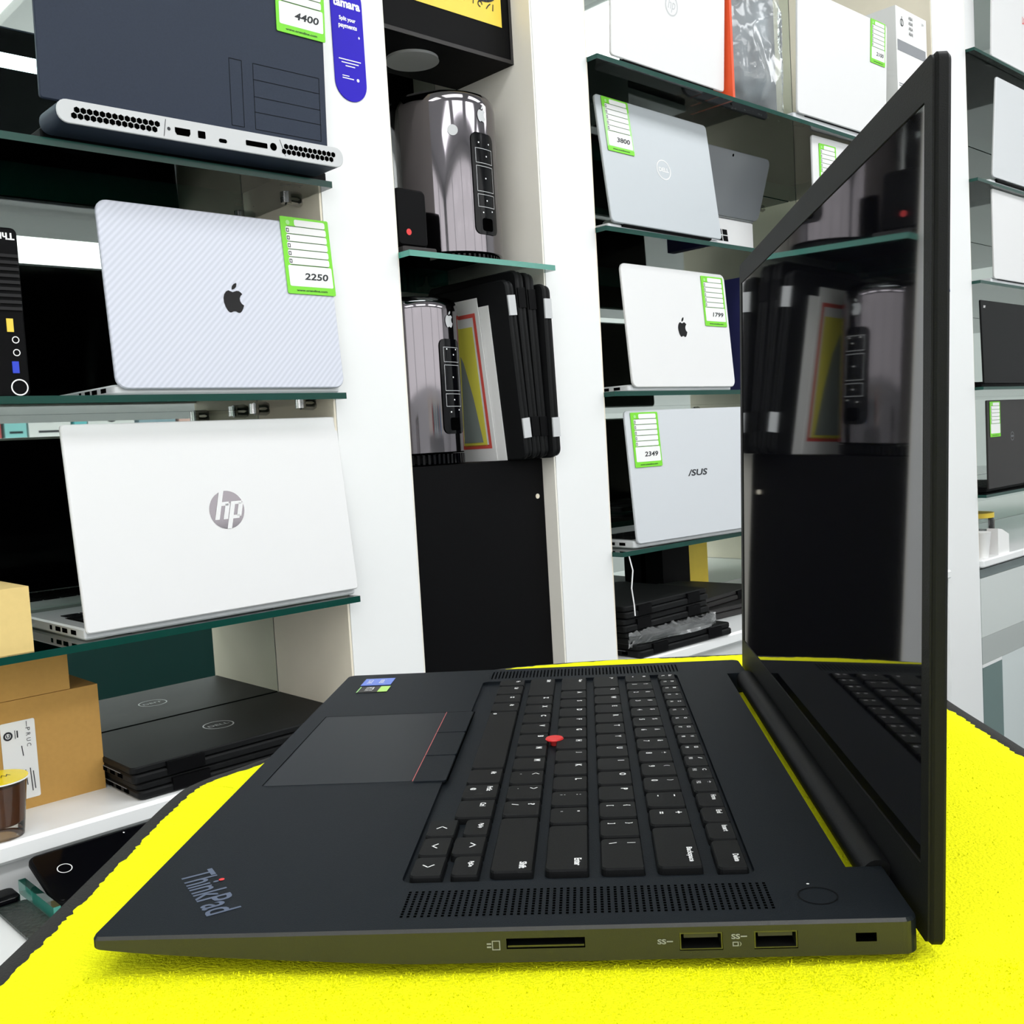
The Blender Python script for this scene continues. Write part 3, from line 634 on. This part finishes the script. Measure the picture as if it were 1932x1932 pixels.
# violet sticker on first pillar
t = tag(MB().slab(.050, .155, .0248, 0, .0012, 'blue', b=.0003, n=10).build('wall_sticker', None, None, WM @ T(.8005, -.0003, .607) @ basis((0, 0, 0), (1, 0, 0), (0, 0, 1), (0, -1, 0))), 'violet-blue rounded payment sticker with white writing on the first pillar', 'sticker')
b = MB(); z = .0015
b.text('tamara', .043, .0105, 'legend', None, .025, .125, z, bold=.04); b.text('Split your', .026, .007, 'legend', None, .025, .105, z, bold=.03); b.text('payments', .029, .007, 'legend', None, .025, .0955, z, bold=.03)
for i, wd in enumerate((.034, .026, .014)): b.line([(.025-wd/2, .053-.004*i), (.025+wd/2, .053-.004*i)], .0013, z, 'legend')
b.line([(.012, .032), (.022, .032)], .0011, z, 'legend'); b.line([(.012, .029), (.029, .029)], .0013, z, 'legend'); b.poly(circ(.036, .029, .0022, 10), z, 'legend')
b.poly([(.042, .083), (.0435, .085), (.042, .087), (.0405, .085)], z, 'legend'); b.build('lettering', t)
# ---------------------------------------------------------------- middle cabinet, counter level
single('binder', MB().box(0, .022, 0, .2, 0, .222, 'teal'), 'dark blue binder standing right of the small white laptop', 'binder', 1.745, .0, .2218, 0)
pile = [('lowest', 1.345, -.010, 0, .262, .0225), ('film-wrapped second lowest', 1.335, .004, .0228, .245, .0215), ('third from bottom', 1.330, .008, .0446, .245, .0225), ('topmost', 1.335, .008, .0674, .243, .0225)]
for i, (nm, s, d, z, w_, h_) in enumerate(pile):
    t = closed_laptop('closed_laptop', f'{nm} closed black laptop in the pile under the lettered laptop', s, d, CB+z, -1.5+i*.8, w_, .22, h_, 'pile of closed black laptops', ring=False)
    if i == 1:
        o = crumple(w_+.004, .024, .004, 60, 5, 9, 'film').build('clear_film', t, x=basis((-.001, .002, -.002), (1, 0, 0), (0, 0, 1), (0, -1, 0)))
closed_laptop('closed_laptop', 'closed dark laptop lying behind the black pile, near the mirror', 1.60, .10, CB, -4, .33, .22, .022, ring=False, m='darklid')
closed_laptop('closed_laptop', 'grey-topped closed laptop resting crosswise on the one near the mirror', 1.59, .10, CB+.0224, 5, .33, .22, .020, ring=False, m='darklid')
single('carton', MB().box(0, .075, 0, .04, 0, .125, 'gold'), 'small mustard yellow carton behind the black pile of laptops', 'box', 1.945, .335, CB)
single('carton', MB().box(0, .10, 0, .05, 0, .13, 'black'), 'black carton at the mirror left of the mustard one', 'box', 1.842, .33, CB)
single('charging_cable', MB().tube([(0, 0, .19), (.005, -.004, .16), (.002, -.002, .13), (.009, 0, .10), (.010, 0, .082)], .0011, 'legend'), 'thin white cable hanging below the shelf above the black pile', 'cable', 1.316, -.018, CB-.003)
# hidden-side laptops whose screens show in the mirror
for (s, z, sh) in ((1.96, .2288, .2215), (1.96, -.0364, -.045)):
    laptop('open_laptop', 'laptop hidden behind the black lid, its dark screen showing in the cabinet mirror', (s+.02, 0, z, 0, .04, .235, .40), sh, 'silver', 'black', .21, None, group='laptops reflected in the cabinet mirror')
# ---------------------------------------------------------------- right cabinet small things
single('tape_scrap', MB().prism([(0, 0), (.012, .004), (.030, .001), (.026, .016), (.010, .019), (.002, .012)], 0, .001, mat('blue_tape', srgb(30, 40, 150), .5), basis((0, -.0004, 0), (1, 0, 0), (0, 0, 1), (0, -1, 0))), 'scrap of blue tape on the white pillar right behind the black lid', 'tape', 2.600, 0, .462)
t = thing('glass_jar', 'glass jar with dark content on the right counter board', 'jar', 2.985, .10, CB)
MB().lathe([(.046, 0), (.050, .004), (.051, .085), (.047, .092)], 'cup_clear').build('jar', t, 40)
MB().lathe([(.042, .003), (.046, .008), (.046, .055)], 'blackgloss').build('content', t, 40)
MB().lathe([(.050, .0925), (.050, .106)], 'gold').build('lid', t, 40)
t = thing('folded_carton', 'small white carton in front of the glass jar at the right', 'box', 2.885, -.002, CB)
MB().prism([(0, 0), (.075, 0), (.075, .050), (.028, .068), (0, .072)], 0, .03, 'paper', basis((0, .03, 0), (1, 0, 0), (0, 0, 1), (0, -1, 0))).build('body', t)
single('paper_cup', MB().lathe([(.017, 0), (.025, .068), (.0255, .069)], 'paper'), 'small white paper cup beside the white pillar at the right', 'cup', 2.818, .016, CB, smooth=40)
single('snack_pack', MB().slab(.075, .11, .018, 0, .02, mat('rust_red', srgb(130, 50, 25), .5), T(0, .02, 0) @ RX(90), b=.006), 'rust brown snack pack behind the paper cup by the white pillar', 'snack', 2.822, .075, CB+.0005)
single('white_box', MB().box(0, .130, 0, .25, 0, .2, 'white'), 'white box behind the top right laptop, against the last pillar', 'box', 2.768, .03, 1.0885)
t = thing('lower_cabinet', 'pale panelled cabinet front below the right counter board', 'cabinet', 2.766, -.0005, FLOOR)
Zf = -FLOOR
for (n_, x0, x1, z0, z1, m_) in (('shaded_glass_strip', 0, 1.6, -.285, -.262, mat('shaded_grey_glass', srgb(95, 108, 108), .2)), ('upper_panel', 0, 1.6, -.445, -.286, mat('pale_panel', srgb(205, 211, 209), .25)),  # strip's dark colour holds the gap shadow under the counter board
    ('middle_panel', 0, 1.6, -.518, -.4455, mat('grey_panel', srgb(176, 182, 180), .3)), ('white_rim', 0, .128, -.527, -.5185, 'white'), ('glass_pane', 0, .128, -.76, -.5275, mat('teal_glass', srgb(112, 132, 130), .15)), ('pale_panel', .129, 1.6, -.93, -.5185, mat('pale_panel2', srgb(214, 222, 222), .25))):
    MB().box(x0, x1, 0, .0115, Zf+z0, Zf+z1, m_).build(n_, t)
# ---------------------------------------------------------------- opposite side of the shop, seen in the mirrors
t = thing('opposite_cabinet', 'dark green base cabinets across the shop, seen in the mirror', 'cabinet', -1.5, -3.58, FLOOR)
MB().box(0, 5.5, 0, .45, .0, .50, 'tealcab').build('body', t); MB().box(0, 5.5, 0, .47, .50, .53, 'white').build('worktop', t)
t = thing('opposite_shelf', 'white wall shelf across the shop holding coloured cartons', 'shelf', .8, -3.58, .24)
MB().box(0, 2.4, 0, .3, 0, .02, 'white').build('board', t)
MB().box(0, 2.4, 0, .02, .02, .30, 'cream_l').build('back_panel', t)
cs = [('red', M['redline'], .16), ('pale cyan', mat('cyan_card', srgb(150, 215, 215), .5), .10), ('white', M['paper'], .2), ('cyan-striped', mat('cyan2', srgb(120, 205, 210), .5), .06), ('second white', M['paper'], .24), ('grey-blue', mat('gblue', srgb(150, 175, 185), .5), .2), ('pink', mat('pink_card', srgb(230, 190, 180), .5), .15), ('light blue', mat('lblue', srgb(150, 190, 225), .5), .24)]
x_ = 1.36
for nm, m_, w_ in cs:
    t = thing('carton', f'{nm} carton on the shelf across the shop, mirrored under the middle shelf', 'box', x_, -3.5, .2605)
    MB().box(0, w_*.92, 0, .18, 0, .20, m_).build('body', t)
    b = MB(); F2 = basis((w_*.92, .1805, 0), (-1, 0, 0), (0, 0, 1), (0, 1, 0)); b.ringflat(w_*.46, .13, w_*.15, w_*.11, 0, 'ink', F2, 16); b.line([(w_*.2, .06), (w_*.7, .06)], .01, 0, 'ink', F2); b.build('print', t)
    x_ += w_*1.02
# ---------------------------------------------------------------- counter and yellow mat
FL = Matrix()                                             # laptop frame = world: x toward the hinge, y away, z up
t = thing('counter', 'dark glass-topped sales counter under the yellow mat', 'counter', .165, .12, FLOOR, 0, None, FL)
MB().box(-.16, .16, -.7, .24, .0, -FLOOR-.032, 'tealcab').build('body', t)
MB().box(-.17, .17, -.72, .26, -FLOOR-.0315, -FLOOR-.0245, 'glass_edge').build('glass_top', t)
outl = [(-.038, -.30), (-.037, -.12), (-.0365, 0), (-.040, .09), (-.0435, .17), (-.039, .196), (-.022, .222), (.000, .262), (.028, .345), (.075, .415), (.13, .436), (.2, .442), (.30, .440), (.345, .425), (.360, .38), (.361, .29), (.365, .20), (.370, .05), (.372, -.12), (.372, -.30)]
def spline(pts, n=8, closed=True):
    out = []; N = len(pts)
    for i in range(N):
        p0, p1, p2, p3 = (Vector(pts[(i+k-1) % N]) for k in range(4))
        for j in range(n):
            u = j/n; out.append(.5*((2*p1)+(-p0+p2)*u+(2*p0-5*p1+4*p2-p3)*u*u+(-p0+3*p1-3*p2+p3)*u**3))
    return out
op = spline(outl, 10); nO = len(op); cen = Vector((.165, .07))
nrm = [((op[(i+1) % nO]-op[i-1]).orthogonal()).normalized() for i in range(nO)]
nrm = [q if q.dot(cen-op[i]) > 0 else -q for i, q in enumerate(nrm)]
t = thing('yellow_mat', 'bright yellow pile mat with black binding under the open black laptop', 'mat', 0, 0, 0, 0, None, FL)
TOP = -.0145
b = MB(); rg = []
for (off, z) in ((.0, -.0236), (-.0035, -.0215), (-.004, -.018), (-.0015, -.0150), (.004, -.0140), (.0070, -.0144), (.0105, -.0236)):
    rg.append([(op[i].x+nrm[i].x*(off), op[i].y+nrm[i].y*off, z) for i in range(nO)])
b.rings(rg, 'binding', caps=False); b.build('binding', t, 60)
# pile surface: grid clipped to the outline plus a ragged fringe
def inside(x, y, pts):
    c = False; n = len(pts)
    for i in range(n):
        a, d_ = pts[i], pts[i-1]
        if (a.y > y) != (d_.y > y) and x < (d_.x-a.x)*(y-a.y)/(d_.y-a.y)+a.x: c = not c
    return c
from mathutils import noise
def hz(x, y): return noise.noise(Vector((x*14, y*14, 0)))*.0012+noise.noise(Vector((x*160, y*160, 3)))*.0004
fine = []
rr = random.Random(3)
for i in range(nO):
    a, c = op[i], op[(i+1) % nO]; na, nc = nrm[i], nrm[(i+1) % nO]; L_ = (c-a).length; k = max(1, int(L_/.0022))
    for j in range(k):
        u = j/k; p = a.lerp(c, u); q = na.lerp(nc, u); fine.append((p, q))
nF = len(fine); b = MB(); rg = []
for (off, jit, z) in ((.0048, .0015, TOP-.0003), (.0085, .0008, TOP+.0012), (.018, 0, TOP+.0014), (.04, 0, TOP)):
    rg.append([(p.x+q.x*(off+rr.uniform(-jit, jit)), p.y+q.y*(off+rr.uniform(-jit, jit)), z+(hz(p.x, p.y) if off > .008 else 0)) for p, q in fine])
b.rings(rg, 'yellow', caps=False)
g = .006; inner = [p+q*.03 for p, q in fine[::4]]; idx = {}; vs = []; fs = []
nx = int(.42/g); ny = int(.76/g)
for j in range(ny+1):
    for i in range(nx+1):
        x, y = -.045+i*g, -.305+j*g
        if inside(x, y, inner): idx[(i, j)] = len(vs); vs.append((x, y, TOP+.0001+hz(x, y)))
for (i, j) in list(idx):
    q = [(i, j), (i+1, j), (i+1, j+1), (i, j+1)]
    if all(k in idx for k in q): fs.append(tuple(idx[k] for k in q))
b.add(vs, fs, 'yellow'); b.build('pile_surface', t, 180)
# short tufts of pile
b = MB(); vs = []; fs = []
def tuft(x, y, z, h_, a):
    k = len(vs); w_ = .0005; dx = math.cos(a)*h_*.5; dy = math.sin(a)*h_*.5
    vs.extend([(x-w_*math.sin(a), y+w_*math.cos(a), z), (x+w_*math.sin(a), y-w_*math.cos(a), z), (x+dx, y+dy, z+h_)]); fs.append((k, k+1, k+2))
for _ in range(30000):
    x = rr.uniform(-.045, .375); y = rr.choice((rr.uniform(-.045, .0), rr.triangular(-.03, .004, 0), rr.uniform(0, .43)))
    if not inside(x, y, inner): continue
    if -.0 < x < .255 and .004 < y < .355: continue
    tuft(x, y, TOP+hz(x, y)-.0003, rr.uniform(.0005, .0012), rr.uniform(0, 6.28))
for p, q in fine:
    for _ in range(2): o_ = rr.uniform(.0085, .02); tuft(p.x+q.x*o_, p.y+q.y*o_, TOP-.0002, rr.uniform(.0008, .0016), math.atan2(-q.y, -q.x)+rr.uniform(-.8, .8))
b.add(vs, fs, 'yellow'); o = b.build('pile_tufts', t); o['kind'] = 'stuff'
# ---------------------------------------------------------------- the open black laptop
WID, DEP = .3595, .2535
LT = thing('open_laptop', 'open black laptop with red pointing stick on the yellow mat', 'laptop', 0, 0, 0, 0, None, FL)
def zb(x): return -.0033-.0075*min(1, max(0, x/.10))**.7
def base_ring(ins, fz, rs):
    pts = rrect(DEP-2*ins, WID-2*ins, 0, 6, ins, ins, [max(.0008, r-ins) for r in rs])
    dense = []
    for i, p in enumerate(pts):
        q = pts[(i+1) % len(pts)]; n = max(1, int(math.hypot(q[0]-p[0], q[1]-p[1])/.01))
        for j in range(n): dense.append((p[0]+(q[0]-p[0])*j/n, p[1]+(q[1]-p[1])*j/n))
    return dense
RS = (.003, .005, .005, .0055)
outer = base_ring(0, None, RS)
def ins_ring(k, fz):                                     # shrink toward the centre, point for point
    out = []
    for (x, y) in outer:
        cx, cy = min(max(x, .007), DEP-.007), min(max(y, .007), WID-.007)
        dx, dy = cx-x, cy-y; L_ = math.hypot(dx, dy) or 1
        out.append((x+dx/L_*k, y+dy/L_*k, fz(x)))
    return out
mb = MB(); mb.rings([ins_ring(.0068, lambda x: zb(x)-.0013), ins_ring(.0018, lambda x: zb(x)-.0009), ins_ring(0, lambda x: zb(x)), ins_ring(0, lambda x: -.0010), ins_ring(.0007, lambda x: 0.0)], 'deck')
base = mb.build('base', LT)
cut = MB()
def cbox(x0, x1, y0, y1, z0, z1, m='hole'): cut.box(x0, x1, y0, y1, z0, z1, m)
cbox(.2412, .2600, .0375, .3215, -.03, .01, 'shell')      # hinge notch
cutk = MB(); cutk.slab(.119, .2915, .004, -.0018, .004, 'deck', T(.0923, .034, 0), b=.0001)
cbox(.1306, .1545, -.003, .020, -.0066, -.0033, 'black')  # card slot
cbox(.1828, .1957, -.003, .014, -.0083, -.0028, 'hole'); cbox(.2049, .2178, -.003, .014, -.0083, -.0028, 'hole')
cbox(.2347, .2408, -.003, .006, -.0067, -.0040, 'hole')
base.data.materials.append(M['hole']); 
def boolean(o, mb_):
    c = mb_.build('cutter'); md = o.modifiers.new('b', 'BOOLEAN'); md.operation = 'DIFFERENCE'; md.solver = 'EXACT'; md.object = c
    dg = bpy.context.evaluated_depsgraph_get(); me = bpy.data.meshes.new_from_object(o.evaluated_get(dg)); o.modifiers.clear(); o.data = me; bpy.data.objects.remove(c)
boolean(base, cut); boolean(base, cutk)
for i in range(len(base.data.materials)):
    if base.data.materials[i] is None: base.data.materials[i] = M['deck']
base.data.materials.append(M['side']); si = len(base.data.materials)-1
for p_ in base.data.polygons:
    if abs(p_.normal.z) < .75 and p_.center.y < .0006: p_.material_index = si
# ports
for x0, x1 in ((.1828, .1957), (.2049, .2178)):
    p = MB(); y0 = .0003
    for q in ((x0+.0001, x1-.0001, -.0082, -.0078), (x0+.0001, x1-.0001, -.0033, -.0029), (x0+.0001, x0+.0005, -.0078, -.0033), (x1-.0005, x1-.0001, -.0078, -.0033)): p.box(q[0], q[1], y0, y0+.012, q[2], q[3], 'port_metal')
    p.box(x0+.0014, x1-.0014, .0012, .0125, -.0049, -.0036, 'tongue'); p.build('usb_port', LT)
MB().box(.1309, .1542, .0006, .019, -.0064, -.0058, 'port_metal').build('card_slot', LT)
F_ = basis((0, -.00015, 0), (1, 0, 0), (0, 0, 1), (0, -1, 0))
b = MB(); b.frameflat(.1262, .1287, -.0068, -.0038, .0003, 0, 'inkgrey', F_); b.line([(.1248, -.0048), (.1258, -.0048)], .0005, 0, 'inkgrey', F_); b.line([(.1248, -.0058), (.1258, -.0058)], .0005, 0, 'inkgrey', F_)
for x in (.1775, .1995): b.text('SS', .0026, .0016, 'inkgrey', F_, x, -.0053 if x < .19 else -.0042, 0, bold=.03); b.line([(x+.0016, -.0053 if x < .19 else -.0042), (x+.0032, -.0053 if x < .19 else -.0042)], .0004, 0, 'inkgrey', F_)
b.frameflat(.1985, .2003, -.0072, -.0058, .0003, 0, 'inkgrey', F_); b.text(')', .0006, .0014, 'inkgrey', F_, .2008, -.0065, 0)
b.build('port_symbols', LT)
f = MB()
for (x, y, a, c_) in ((.012, .03, .008, .30), (.225, .03, .008, .3)): f.box(x, x+a, y, y+c_, -.0165, -.0108, 'black')
f.build('rubber_foot', LT)
# keyboard
DK = basis((0, 0, 0), (0, -1, 0), (1, 0, 0), (0, 0, 1))   # text frame on the deck: reads toward the viewer, tops toward the hinge
KB, KT = -.0018, .0011
def key(x0, x1, y0, y1, legs, wide=False):
    w_, h_ = x1-x0, y1-y0; r1, r2 = .0026, .0010
    b = MB(); rs = (min(r1, w_*.3), r2, r2, min(r1, w_*.3))
    def ring(i, z): return [(p[0], p[1], z) for p in rrect(w_-2*i, h_-2*i, 0, 4, x0+i, y0+i, [max(q-i, .0003) for q in rs])]
    b.rings([ring(-.0000, KB), ring(.0002, KT-.0007), ring(.0006, KT)], 'key'); o = b.build('key', LT)
    b = MB(); n = 0
    for (t_, px, py, hh, ww) in legs:                      # px from top (toward hinge) , py from far side, in mm
        if not t_: continue
        cx = x1-px/1000; cy = y1-py/1000; n += 1
        if t_ == 'WIN':
            for a in (-1, 1):
                for c in (-1, 1): b.poly([(-cy+a*.0007-.0005, cx+c*.0007-.0005), (-cy+a*.0007+.0005, cx+c*.0007-.0005), (-cy+a*.0007+.0005, cx+c*.0007+.0005), (-cy+a*.0007-.0005, cx+c*.0007+.0005)], KT+.00012, 'legend', DK)
        elif t_ in '^v<>' and ww == 0:
            k = hh/1000; P_ = {'^': [(-k, -k*.5), (0, k*.5), (k, -k*.5)], 'v': [(-k, k*.5), (0, -k*.5), (k, k*.5)], '<': [(k*.5, k), (-k*.5, 0), (k*.5, -k)], '>': [(-k*.5, k), (k*.5, 0), (-k*.5, -k)]}[t_]
            b.line([(-cy+u, cx+v) for u, v in P_], .0005, KT+.00012, 'legend', DK)
        elif ww: b.text(t_, ww/1000, hh/1000, 'legend', DK, -cy, cx, KT+.00012, bold=.03)
        else: b.text(t_, 0, hh/1000, 'legend', DK, -cy, cx, KT+.00012, fit='h', bold=.045)
    if n: b.build('legend', o)
mm = lambda *a: [q/1000 for q in a]
def keymm(x0, x1, y0, y1, legs): key(x0/1000, x1/1000, y0/1000, y1/1000, legs)
U = 19.05; G = 1.9; Y0 = 322.6
def row(x0, x1, items):
    y = Y0
    for (u, legs) in items:
        y1 = y; y0 = y-u*U+G
        keymm(x0, x1, max(y0, 36.5), y1, legs); y -= u*U
L1 = lambda c: [(c, 4.0, 4.6, 2.9, 0)]
L2 = lambda lo, up: [(up, 3.8, 4.8, 2.7, 0), (lo, 10.2, 4.8, 2.9, 0)]
def P2(lo, up): return [(up, 3.8, 4.8, 2.4, 1.7 if up in '|{}()[]!' else 2.0), (lo, 10.6, 4.8, 2.4 if lo not in "-,.'" else .7, 1.7 if lo not in '|[]' else 1.0)]
dig = '1234567890'; shf = '!@#$%^&*()'
row(179.3, 194.8, [(1, P2("'", '~'))]+[(1, [(b_, 3.8, 4.8, 2.7, 2.0 if b_ not in '()!' else 1.0), (a_, 10.4, 4.8, 2.9, 1.9 if a_ != '1' else .9)]) for a_, b_ in zip(dig, shf)]+[(1, [('_', 3.8, 4.8, .5, 2.2), ('-', 10.4, 4.8, .5, 1.6)]), (1, [('+', 3.8, 4.8, 2.4, 2.4), ('=', 10.4, 4.8, 1.4, 2.2)]), (2, [('Backspace', 3.6, 26, 2.6, 12.5)])])
row(160.2, 175.3, [(1.5, [('|<', 4, 6, 2.4, 3)])]+[(1, L1(c)) for c in 'QWERTYUIOP']+[(1, [('{', 3.8, 4.8, 2.9, 1.1), ('[', 10.4, 4.8, 2.9, .9)]), (1, [('}', 3.8, 4.8, 2.9, 1.1), (']', 10.4, 4.8, 2.9, .9)]), (1.5, [('|', 3.8, 4.8, 3.0, .35), ('\\', 10.4, 4.8, 2.8, 1.3)])])
row(141.0, 156.2, [(1.75, [('Caps', 3.8, 9, 2.4, 6)])]+[(1, L1(c)) for c in 'ASDFGHJKL']+[(1, [(':', 3.8, 4.8, 2.0, .5), (';', 10.4, 4.8, 2.3, .5)]), (1, [('"', 3.8, 4.8, 1.0, 1.1), ("'", 10.4, 4.8, 1.0, .4)]), (2.25, [('Enter', 3.8, 34.5, 2.6, 6.2)])])
row(122.0, 137.2, [(2.25, [('Shift', 3.8, 6.5, 2.4, 5.5)])]+[(1, L1(c)) for c in 'ZXCVBNM']+[(1, [('<', 3.8, 4.8, 1.4, 0), (',', 10.4, 4.8, 1.0, .5)]), (1, [('>', 3.8, 4.8, 1.4, 0), ('.', 10.4, 4.8, .5, .5)]), (1, [('?', 3.8, 4.8, 2.8, 1.7), ('/', 10.4, 4.8, 2.8, 1.5)]), (2.75, [('Shift', 3.8, 45.5, 2.6, 5.5)])])
for (y0, y1, lg) in ((308.6, 322.6, [('Fn', 4, 5, 2.4, 2.6)]), (288, 306.9, [('Ctrl', 4, 6, 2.4, 4)]), (269, 286.3, [('WIN', 5, 7, 0, 0)]), (250.2, 267.4, [('Alt', 4, 5.5, 2.4, 3.2)]), (152.2, 248.6, [('o', 12, 4, 2, 2), ]), (131.6, 150.4, [('Alt', 4, 5.5, 2.4, 3.2)]), (112.6, 129.9, [('PrtSc', 4, 6, 2.4, 5.5), ('@', 11, 6, 2.6, 2.6)]), (91, 110.9, [('Ctrl', 5, 6, 2.4, 4)])):
    keymm(103.2, 118.6, y0, y1, lg)
for (y0, y1, a, c) in ((72.4, 89.2, '<', 'PgUp'), (36.5, 53.3, '>', 'PgDn')):
    keymm(94.4, 106.0, y0, y1, [(a, 5.8, 8.4, 1.9, 0)]); keymm(108.6, 118.6, y0, y1, [(c, 3.6, 7.5, 2.1, 4.6)])
keymm(94.4, 105.8, 54.4, 71.2, [('v', 5.8, 8.4, 1.9, 0)]); keymm(106.4, 118.6, 54.4, 71.2, [('^', 4.6, 8.4, 1.9, 0)])
def frow(y1, wd, names, gap=.45):
    for nm in names: keymm(199.2, 209.6, y1-wd+gap, y1, nm); y1 -= wd
fl = lambda n, s='': [(s or 'x', 3.0, 4.6, 1.8, 2.2), (n, 7.2, 4.6, 1.8, 2.6 if len(n) > 2 else 2.0)]
frow(322.6, 15.5, [[('Esc', 3.0, 5, 1.9, 3.6), ('FL', 7.2, 5, 1.8, 2)], fl('F1', 'm'), fl('F2', '-'), fl('F3', '+'), fl('F4', 'z')])
frow(243.4, 16.4, [fl('F5', '*'), fl('F6', 'o'), fl('F7', '[]'), fl('F8', 'W')])
frow(176.6, 16.3, [fl('F9', '[]'), fl('F10', '/'), fl('F11', 'C'), fl('F12', '*')])
frow(110.6, 16.45, [[('Home', 3.2, 5.8, 2.1, 5.6)], [('End', 3.2, 5.4, 2.1, 3.8)], [('Insert', 3.2, 6.0, 2.1, 6)]])
keymm(199.2, 209.6, 36.5, 60.9, [('Delete', 3.0, 16, 2.1, 6.4)])
# pointing stick, touchpad and buttons
MB().lathe([(.0022, KB), (.0022, .0002), (.0042, .0006), (.0045, .0012), (.0040, .0018), (.0015, .0016)], 'red', T(.1402, .1937, 0), n=24).build('pointing_stick', LT, 50)
tp = MB(); tp.slab(.0675, .1150, .002, -.0005, .00015, mat('touchpad_glass', (.0115, .0145, .0185), .42, spec=.12), T(.0110, .1402, 0), b=.0001); tp.build('touchpad', LT)
b = MB(); b.line([(.0108, .1402), (.0108, .2552)], .0004, .0003, 'hole'); b.line([(.0108, .2554), (.094, .2554)], .00035, .0003, 'hole'); b.build('touchpad_groove', LT)
for (y0, y1) in ((.1385, .1752), (.1762, .2140), (.2150, .2540)):
    o = MB().slab(.0145, y1-y0, .0012, -.0005, .0006, 'deck', T(.0793, y0, 0), b=.0002, rs=(.0004, .0015, .0015, .0004)).build('touchpad_button', LT)
    MB().line([(.0790, y0), (.0790, y1)], .00035, .0007, 'redline').build('red_line', o)
b = MB(); b.line([(.0945, .1385), (.0945, .2540)], .0006, .0003, 'hole'); b.build('button_gap', LT)
# speaker grilles
for yb in (.0085, .3325):
    b = MB()
    for i in range(54):
        for j in range(11):
            x = .0965+i*.00218; y = yb+j*.00175
            b.poly([(x, y), (x+.0009, y), (x+.0009, y+.0011), (x, y+.0011)], .00012, 'hole')
    b.build('speaker_grille', LT)
# power button, logo, stickers
b = MB(); b.ringflat(.2275, .0165, .0062, .0057, .00015, 'black'); b.build('power_button', LT)
MB().poly(circ(.2262, .0250, .0005, 10), .0002, 'legend').build('power_light', LT)
A = Vector((.0105, .0445, 0)); bx = Vector((.560, -.828, 0)); by = Vector((.828, .560, 0))
LG = basis((A.x, A.y, .00015), bx, by, (0, 0, 1))
MB().text('ThinkPad', .039, .0115, 'logo_slate', LG, .0195, .0062, 0, bold=.01).build('logo', LT)
MB().poly(circ(.0128, .0122, .0010, 14), .0002, 'red', LG).build('logo_dot', LT)
SK = basis((0, 0, .00015), (0, -1, 0), (1, 0, 0), (0, 0, 1))
o = MB().box(.0145, .0335, .328, .346, .0001, .0003, mat('sticker_blue', srgb(70, 110, 215), .3)).build('chip_sticker', LT); o['label'] = 'blue sticker'
MB().text('intel', .009, .004, 'legend', SK, -.337, .027, .0003).text('CORE', .01, .003, 'legend', SK, -.337, .019, .0003).build('lettering', o)
o = MB().box(.0155, .0345, .310, .324, .0001, .0003, 'darklid').box(.0285, .0345, .310, .324, .0001, .00035, mat('sticker_green', srgb(170, 225, 80), .3)).box(.0155, .0162, .310, .324, .0001, .00035, 'palegreen').build('graphics_sticker', LT); o['label'] = 'black and green sticker'
MB().text('RTX', .009, .005, 'legend', SK, -.317, .0225, .0004).build('lettering', o)
# lid
lean, LH, hx, hzz = .03557, .2576, .25558, -.00924
UPV = Vector((math.sin(lean), 0, math.cos(lean)))
LID = basis((hx, WID, hzz), (0, -1, 0), UPV, (-math.cos(lean), 0, math.sin(lean)))
MB().slab(WID, LH+.001, .003, -.0052, -.0006, 'shell', LID, b=.0010, n=8).build('lid', LT, 35)
b = MB()
outr = rrect(WID-.0014, LH-.0004, .0027, 8, .0007, .0007); gx0, gx1, gy0, gy1 = .0075, WID-.0075, .0228, .2463
innr = rrect(gx1-gx0, gy1-gy0, .0004, 8, gx0, gy0); n = len(outr)
rings = [[(p[0], p[1], z) for p in q] for q, z in ((outr, -.0006), (outr, 0), (innr, 0), (innr, -.0006))]
b.rings(rings, 'shell', LID, caps=False); b.build('bezel', LT)
MB().add([(gx0, gy0, -.0004), (gx1, gy0, -.0004), (gx1, gy1, -.0004), (gx0, gy1, -.0004)], [(0, 1, 2, 3)], 'screen', LID).build('screen', LT)
MB().tube([(.2522, .0385, -.0040), (.2522, .3205, -.0040)], .0057, 'shell', n=28).build('hinge', LT, 40)
print('objects', len(bpy.data.objects))
